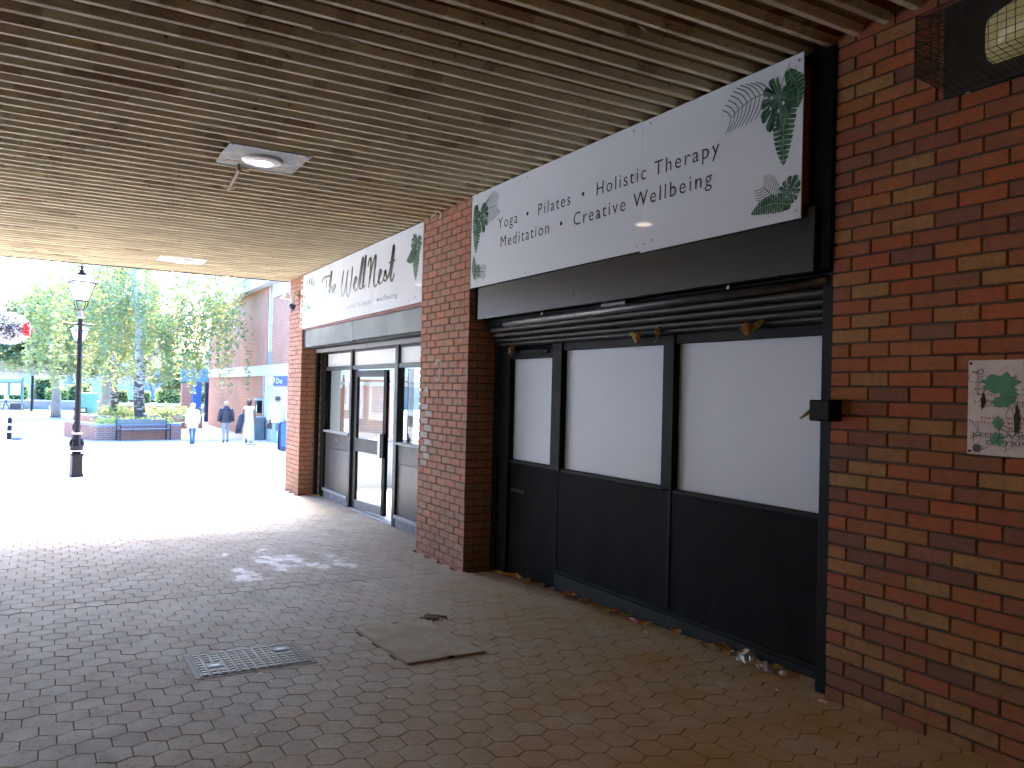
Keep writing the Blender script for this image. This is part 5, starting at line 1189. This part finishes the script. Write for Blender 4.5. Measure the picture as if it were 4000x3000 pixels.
# blue pavement board
ba = athing('pavement_board', 'blue pavement sign with white lettering half hidden by the end pillar', 'sign', (6.65, 25.9, zg(25.9)))
z0 = zg(25.9)+.005; blue = plain('bright blue panel', (.02, .10, .55), .3, 0, .1, 4, 0)
slab(6.36, 6.96, z0, z0+.92, 25.80, 25.82, .09, .12).build('frame', plain('navy frame', (.02, .03, .09), .4), ba); slab(6.39, 6.93, z0+.13, z0+.89, 25.785, 25.797, .07, .12).build('panel', blue, ba); slab(6.36, 6.96, z0, z0+.92, 26.1, 26.12, .09, -.1).build('back_frame', plain('navy back frame', (.02, .03, .09), .4), ba)
fna = lambda u, v, d: (6.39+u, 25.782+.12*(v+.13)-d, z0+.13+v)
place_text('lettering', 'DOR', fna, .2, .50, .63, .07, M['white'], ba, 1, .01, .003); place_text('lettering', 'JEWELLERS', fna, .13, .52, .53, .065, M['white'], ba, 1, .01, .003)
mb = MB(); mb.add([fna(.11+x, .65+y_, .003) for x, y_ in ((0, -.06), (.06, .01), (.05, .05), (0, .035), (-.05, .05), (-.06, .01))], [tuple(range(6))]); mb.build('emblem', M['white'], ba)
for v, a, b in ((.36, .15, .5), (.31, .22, .5), (.26, .25, .5), (.21, .22, .5), (.06, .2, .5), (.03, .1, .5)): MB().add([fna(a, v, .003), fna(b, v, .003), fna(b, v+.018, .003), fna(a, v+.018, .003)], [(0, 1, 2, 3)]).build('text_bar', M['white'], ba)
# bench along the planter front
bn = thing('park_bench', 'grey slatted bench in front of the low brick planter', 'bench', (2.42, 35.05, zg(35.3)-.005), an1)
bl_ = 2.0; wood = plain('weathered grey slat', (.24, .24, .26), .7, 0, .25, 9, .002); iron = plain('blue grey cast iron', (.04, .045, .06), .45, .2)
for k in range(5): MB().box(.02, bl_-.02, .02+.085*k, .09+.085*k, .43, .465).build('seat_slat', wood, bn, bevel=.006)
for k in range(3): 
    mb = MB().box(.02, bl_-.02, .46+.02*k, .485+.02*k, .53+.105*k, .615+.105*k); mb.build('back_slat', wood, bn, bevel=.006)
for x in (.0, bl_-.05):
    MB().tube([(x+.025, .03, 0), (x+.025, .05, .42)], .026, 6).tube([(x+.025, .47, 0), (x+.025, .44, .42), (x+.025, .53, .86)], .024, 6).build('end_leg', iron, bn); MB().tube([(x+.025, .03, .41), (x+.025, .0, .60), (x+.025, .06, .635), (x+.025, .48, .62)], .019, 6).build('armrest', iron, bn); MB().box(x, x+.05, .03, .46, .395, .428).build('seat_bearer', iron, bn)
# information board
ib = athing('information_board', 'green framed information board on two posts at the far left', 'sign', (-2.7, 73.2, -2.3))
tealm = plain('teal painted steel', (.10, .20, .20), .45)
for x in (-3.65, -1.85): MB().tube([(x, 73.2, -2.3), (x, 73.2, .25)], .075, 8).build('post', tealm, ib)
bxo('header', plain('blue header', (.2, .33, .4), .4), ib, -3.6, -1.93, 73.1, 73.3, -.1, .12); bxo('case', tealm, ib, -3.57, -1.93, 73.12, 73.28, -1.15, -.105)
for (a, b) in ((-3.5, -2.85), (-2.65, -2.0)): bxo('poster', 'white', ib, a, b, 73.1, 73.118, -1.08, -.2)
dp = athing('dark_post', 'plain dark post standing right of the information board', 'post', (-1.18, 72, -2.3)); MB().tube([(-1.18, 72, -2.3), (-1.18, 72, .42)], .10, 10).build('pole', M['blackm'], dp); MB().lathe([(.16, -2.3), (.16, -2.22), (.11, -2.2)], -1.18, 72, 12).build('base', M['blackm'], dp)
sb_ = athing('slate_block', 'dark seat block near the person at the far left', 'seat', (-2.2, 75, -2.3)); bxo('block', plain('dark slate', (.05, .05, .07), .6), sb_, -2.7, -1.75, 74.6, 75.3, -2.3, -1.75); bxo('slab', plain('pale slab', (.5, .5, .5), .6), sb_, -3.3, -2.72, 74.6, 75.3, -2.3, -1.8)
tb = athing('teal_cabinet', 'teal service cabinet beside the thick pale trunk', 'cabinet', (2.6, 68, -2.3)); bxo('body', plain('teal cabinet paint', (.15, .42, .4), .5), tb, 1.9, 3.1, 67.6, 68.1, -2.3, -.85); bxo('lid', plain('pale teal lid', (.4, .6, .58), .5), tb, 1.87, 3.13, 67.57, 68.13, -.848, -.75)
# cafe chairs
def chair(label, x, y, rz):
    o = thing('cafe_chair', label, 'chair', (x, y, -2.3), rz, 'cafe chairs by the brick building'); al = M['alu_light']
    MB().box(-.21, .21, -.2, .2, .44, .465).build('seat', al, o); 
    for k in range(4): MB().box(-.2, .2, .2, .215, .56+.075*k, .605+.075*k).build('back_slat', al, o)
    for sx in (-1, 1):
        MB().tube([(sx*.2, -.2, .0), (sx*.2, -.19, .45), (sx*.215, -.15, .64), (sx*.215, .2, .66)], .014, 6).build('leg', al, o); MB().tube([(sx*.2, .24, 0), (sx*.2, .19, .45), (sx*.2, .21, .86)], .014, 6).build('leg', al, o)
chair('aluminium slatted cafe chair between the bench planter and the person in white', 5.5, 42.2, R(150)); chair('aluminium slatted cafe chair between the bench planter and the person in white', 6.35, 42.6, R(200))
# hanging basket on a post just outside the left of the view
hb = athing('hanging_basket', 'hanging basket full of white, pink and red flowers at the left', 'flowers', (-.98, 24, 1.2))
MB().tube([(-1.62, 24, zg(24)), (-1.62, 24, 3.2)], .06, 10).build('post', M['blackm'], hb); MB().tube(spline([(-1.62, 24, 2.45), (-1.3, 24, 2.72), (-.95, 24, 2.6), (-.95, 24, 2.1)], 5), .015, 6).build('arm', M['blackm'], hb)
for k in range(3): a = 2*PI*k/3; MB().tube([(-.95, 24, 2.1), (-.95+.32*math.cos(a), 24+.32*math.sin(a), 1.45)], .006, 4).build('chain', M['blackm'], hb)
MB().lathe([(.06, 1.02), (.22, 1.1), (.32, 1.28), (.34, 1.42)], -.95, 24, 14).build('bowl', plain('moss liner', (.06, .07, .03), 1), hb)
nr = np.random.RandomState(5); q = nr.normal(size=(260, 3)); q /= np.linalg.norm(q, axis=1)[:, None]; q[:, 2] = np.abs(q[:, 2])*.8-.55*nr.uniform(size=260)**2
cloud_obj('foliage', np.array((-.95, 24, 1.42))+q*np.array((.38, .36, .36)), .05, M['leaf_green'], hb, 5)
for nm, mt, n_, sd, c0 in (('white_flowers', plain('white petals', (.85, .82, .86), .6), 1300, 6, None), ('pink_flowers', plain('pink petals', (.75, .45, .62), .6), 160, 7, None), ('red_flowers', plain('red petals', (.65, .05, .03), .6), 70, 8, (-.56, 23.7, 1.28))):
    nr = np.random.RandomState(sd); q = nr.normal(size=(n_, 3)); q /= np.linalg.norm(q, axis=1)[:, None]; q[:, 2] = q[:, 2]*.9-.1
    P = np.array((-.95, 24, 1.36))+q*np.array((.44, .42, .40)) if c0 is None else np.array(c0)+nr.normal(size=(n_, 3))*np.array((.06, .06, .09))
    tag(cloud_obj(nm, P, .055, mt, hb, sd), kind='stuff')
# ================================================================ people
SKIN = plain('skin', (.50, .32, .24), .55, 0, .1, 10, 0); SKIN_D = plain('brown skin', (.22, .12, .08), .55, 0, .1, 10, 0)
def cloth(name, c, r=.85): return plain(name, c, r, 0, .2, 14, .002, .2)
def person(label, loc, h, top, legs, shoes, skin, hair, rz=0.0, step=1.0, arms=((.0, .0), (.0, .0)), sleeve=True, slim=1.0):
    """walking figure facing +y before rotation; one skinned body, clothing and hair as parts"""
    k = h/1.70; o = thing('person', label, 'person', loc, rz)
    V = []; E = []; Rr = []; Z = []
    def v(p, r, par=None, zone=None):
        V.append((p[0]*k, p[1]*k, p[2]*k)); Rr.append(r*k); i = len(V)-1
        if par is not None: E.append((par, i)); Z.append(zone)
        return i
    pel = v((0, 0, .94), .125*slim); sp_ = v((0, -.005, 1.12), .118*slim, pel, 1); ch = v((0, -.01, 1.32), .135*slim, sp_, 1); nk = v((0, .0, 1.46), .052, ch, 3)
    hd = v((0, .012, 1.54), .066, nk, 3); ht = v((0, .02, 1.615), .082, hd, 3); v((0, .115, 1.555), .014, hd, 3)
    for s in (-1, 1): v((s*.088, .01, 1.56), .016, hd, 3)
    for s in (-1, 1):
        f = step*(1 if s > 0 else -1)
        hp = v((s*.085, 0, .88), .088*slim, pel, 0); kn = v((s*.092, .10*f+.03, .49), .062, hp, 0)
        an = v((s*.092, .20*f-(.05 if f < 0 else 0), .10+(.06 if f < 0 else 0)), .042, kn, 0); he = v((s*.092, .20*f-.05-(.05 if f < 0 else 0), .05+(.05 if f < 0 else 0)), .036, an, 2)
        v((s*.10, .20*f+.15-(.06 if f < 0 else 0), .032), .034, he if False else an, 2)
        sw, out = arms[0 if s < 0 else 1]
        sh = v((s*.165, -.01, 1.385), .062, ch, 1); el = v((s*(.215+out*.5), -.02+sw*.12, 1.12), .045, sh, 1 if sleeve else 3); wr = v((s*(.225+out), .04+sw*.28, .90), .030, el, 1 if sleeve else 3)
        pm = v((s*(.225+out), .055+sw*.30, .835), .032, wr, 3)
        for q in range(4): 
            f1 = v((s*(.225+out)+.012*s, .03+.018*q+sw*.31, .785-.006*(q in (1, 2))), .0095, pm, 3); v((s*(.215+out)+.008*s, .032+.018*q+sw*.32, .745-.008*(q in (1, 2))), .008, f1, 3)
        th_ = v((s*(.205+out), .095+sw*.30, .82), .010, pm, 3); v((s*(.20+out), .105+sw*.31, .785), .009, th_, 3)
    me = bpy.data.meshes.new('body'); me.from_pydata(V, E, []); ob = bpy.data.objects.new('body_tmp', me); C.objects.link(ob)
    md = ob.modifiers.new('skin', 'SKIN'); md.use_smooth_shade = True
    sk = me.skin_vertices[0].data
    for i, r in enumerate(Rr): sk[i].radius = (r, r); sk[i].use_root = (i == 0)
    sd = ob.modifiers.new('sub', 'SUBSURF'); sd.levels = 1; sd.render_levels = 1
    dg = bpy.context.evaluated_depsgraph_get(); bm_ = bpy.data.meshes.new_from_object(ob.evaluated_get(dg))
    C.objects.unlink(ob); bpy.data.objects.remove(ob)
    bm_.materials.clear()
    for m_ in (legs, top, shoes, skin): bm_.materials.append(m_)
    VA = np.array(V); A = np.array([VA[a] for a, b in E]); B = np.array([VA[b] for a, b in E]); zz = np.array(Z); rr = np.array([Rr[b] for a, b in E])
    cen = np.zeros(len(bm_.polygons)*3); bm_.polygons.foreach_get('center', cen); cen = cen.reshape(-1, 3)
    D = B-A; L2 = (D*D).sum(1)
    tt = np.clip(((cen[:, None, :]-A[None])*D[None]).sum(2)/L2[None], 0, 1); dist = np.linalg.norm(cen[:, None, :]-(A[None]+tt[:, :, None]*D[None]), axis=2)-rr[None]*.8
    bm_.polygons.foreach_set('material_index', zz[dist.argmin(1)].astype(int)); bm_.name = 'body'
    link('body', bm_, o)
    # hair
    kind, hm = hair
    rings = [(0, -.012, 1.50 if kind != 'short' else 1.545, .07, .075), (0, -.012, 1.56, .092, .088), (0, .0, 1.62, .096, .10), (0, .01, 1.675, .08, .088), (0, .012, 1.702, .04, .045)]
    MB().loft([(a*k, b*k, c_*k, d*k, e*k) for a, b, c_, d, e in rings], 14).build('hair', hm, o, smooth=True)
    if kind == 'bun': MB().loft([(0, -.12*k, 1.56*k, .02*k, .02*k), (0, -.125*k, 1.59*k, .045*k, .045*k), (0, -.12*k, 1.625*k, .045*k, .04*k), (0, -.11*k, 1.65*k, .015*k, .015*k)], 10).build('hair_bun', hm, o, smooth=True)
    return o, k
def garment(name, o, k, rings, mat, n=16, cap=True): return MB().loft([(a*k, b*k, c_*k, d*k, e*k) for a, b, c_, d, e in rings], n, 0, cap).build(name, mat, o, smooth=True)
def sleeve(o, k, s, out, sw, mat, r=1.0, puff=False):
    P = [(s*.15, -.01, 1.40), (s*(.20+out*.3), -.015+sw*.06, 1.24), (s*(.215+out*.5), -.02+sw*.12, 1.12), (s*(.222+out*.8), .01+sw*.2, 1.0), (s*(.226+out), .04+sw*.28, .90)]
    P = [tuple(x*k for x in p) for p in spline(P, 3)]; n = len(P)
    MB().tube(P, [k*r*(.076-.026*i/(n-1))*(1+(.07 if puff and i % 2 else 0)) for i in range(n)], 10).build('sleeve', mat, o, smooth=True)
wh = cloth('white cotton', (.82, .81, .80)); den = cloth('blue denim', (.06, .12, .32)); gden = cloth('grey blue denim', (.30, .33, .38)); navy = plain('navy puffer nylon', (.025, .03, .05), .45, 0, .3, 10, .002); dk = plain('dark shoe', (.03, .03, .035), .6); wsh = plain('white trainer', (.7, .7, .7), .6)
p, k = person('person in a long white top and blue jeans walking away past the planter', (4.42, 30.46, zg(30.46)+.002), 1.50, wh, den, dk, SKIN, ('long', plain('pale grey hair', (.7, .68, .64), .7)), R(8), .8, slim=1.15)
g = garment('long_top', p, k, [(0, 0, .70, .215, .165), (0, 0, .80, .21, .165), (0, -.005, 1.0, .19, .15), (0, -.01, 1.2, .19, .15), (0, -.01, 1.36, .2, .13), (0, -.005, 1.44, .11, .09), (0, 0, 1.48, .07, .07)], wh)
for s in (-1, 1): sleeve(g, k, s, .02, .1*s, wh, 1.1)
p, k = person('person in a dark hooded puffer jacket and grey jeans walking along the brick building', (5.81, 31.87, zg(31.87)+.002), 1.59, navy, gden, dk, SKIN, ('long', plain('sandy blond hair', (.45, .33, .2), .7)), R(-5), 1.0, slim=1.05)
g = garment('puffer_jacket', p, k, [(0, 0, .84, .19, .15)]+[(0, -.005, .86+.055*i, .205+(.012 if i % 2 else -.004)-.0006*i, .165+(.012 if i % 2 else -.004)) for i in range(9)]+[(0, -.01, 1.39, .19, .13), (0, -.01, 1.45, .11, .10)], navy)
garment('hood', g, k, [(0, -.10, 1.30, .06, .03), (0, -.11, 1.34, .12, .06), (0, -.09, 1.41, .14, .085), (0, -.05, 1.47, .11, .08), (0, -.03, 1.50, .08, .06)], navy)
for s in (-1, 1): sleeve(g, k, s, .05, .15*s, navy, 1.25, True)
p, k = person('person in a long white sleeveless dress with dark hair tied in a bun', (6.48, 31.03, zg(31.03)+.002), 1.66, wh, SKIN_D, dk, SKIN_D, ('bun', plain('dark brown hair', (.035, .025, .025), .6)), R(-8), .5, ((.0, .06), (-.2, .0)), False)
garment('long_dress', p, k, [(0, .02, .10, .22, .22), (0, .02, .30, .215, .2), (0, .01, .6, .195, .165), (0, 0, .88, .185, .145), (0, -.005, 1.06, .15, .125), (0, -.01, 1.28, .17, .135), (0, -.01, 1.39, .17, .11), (0, -.005, 1.44, .09, .085)], wh)
jk = athing('jacket', 'navy jacket held hanging beside the person in the white dress', 'jacket', (6.17, 31.0, zg(31)+.8))
zj = zg(31)
MB().loft([(6.16, 31.0, zj+.42, .05, .05), (6.14, 31.0, zj+.60, .09, .07), (6.17, 31.0, zj+.85, .13, .09), (6.20, 31.0, zj+1.05, .10, .07), (6.22, 31.0, zj+1.14, .04, .04)], 10).build('body', navy, jk, smooth=True); MB().tube([(6.13, 31, zj+.9), (6.06, 31, zj+.65), (6.04, 31, zj+.40)], [.06, .055, .05], 8).build('sleeve', navy, jk, smooth=True)
ls = cloth('pale blue shirt', (.62, .74, .80)); lj = cloth('light denim', (.28, .38, .52))
p, k = person('person in a loose pale blue shirt and light jeans beside the blue pavement sign', (6.98, 28.79, zg(28.79)+.002), 1.79, ls, lj, wsh, SKIN, ('short', plain('short dark hair', (.06, .05, .045), .7)), R(-12), .7, ((-.2, .06), (.3, .04)))
g = garment('loose_shirt', p, k, [(0, 0, .80, .2, .155), (0, 0, .95, .205, .16), (0, -.01, 1.15, .2, .155), (0, -.01, 1.33, .21, .14), (0, -.005, 1.42, .12, .09), (0, 0, 1.46, .07, .065)], ls)
sleeve(g, k, -1, .06, -.2, ls, 1.15); sleeve(g, k, 1, .04, .3, ls, 1.15)
p, k = person('person in a white top and dark jeans striding past the information board', (-2.95, 74.0, -2.298), 1.64, wh, den, dk, SKIN, ('short', plain('dark hair far', (.05, .04, .04), .7)), R(80), 1.1)
g = garment('loose_top', p, k, [(0, 0, .82, .19, .155), (0, -.005, 1.0, .18, .15), (0, -.01, 1.25, .185, .14), (0, -.01, 1.38, .19, .12), (0, -.005, 1.44, .1, .085)], wh)
for s in (-1, 1): sleeve(g, k, s, .02, .2*s, wh, 1.1)
settle()
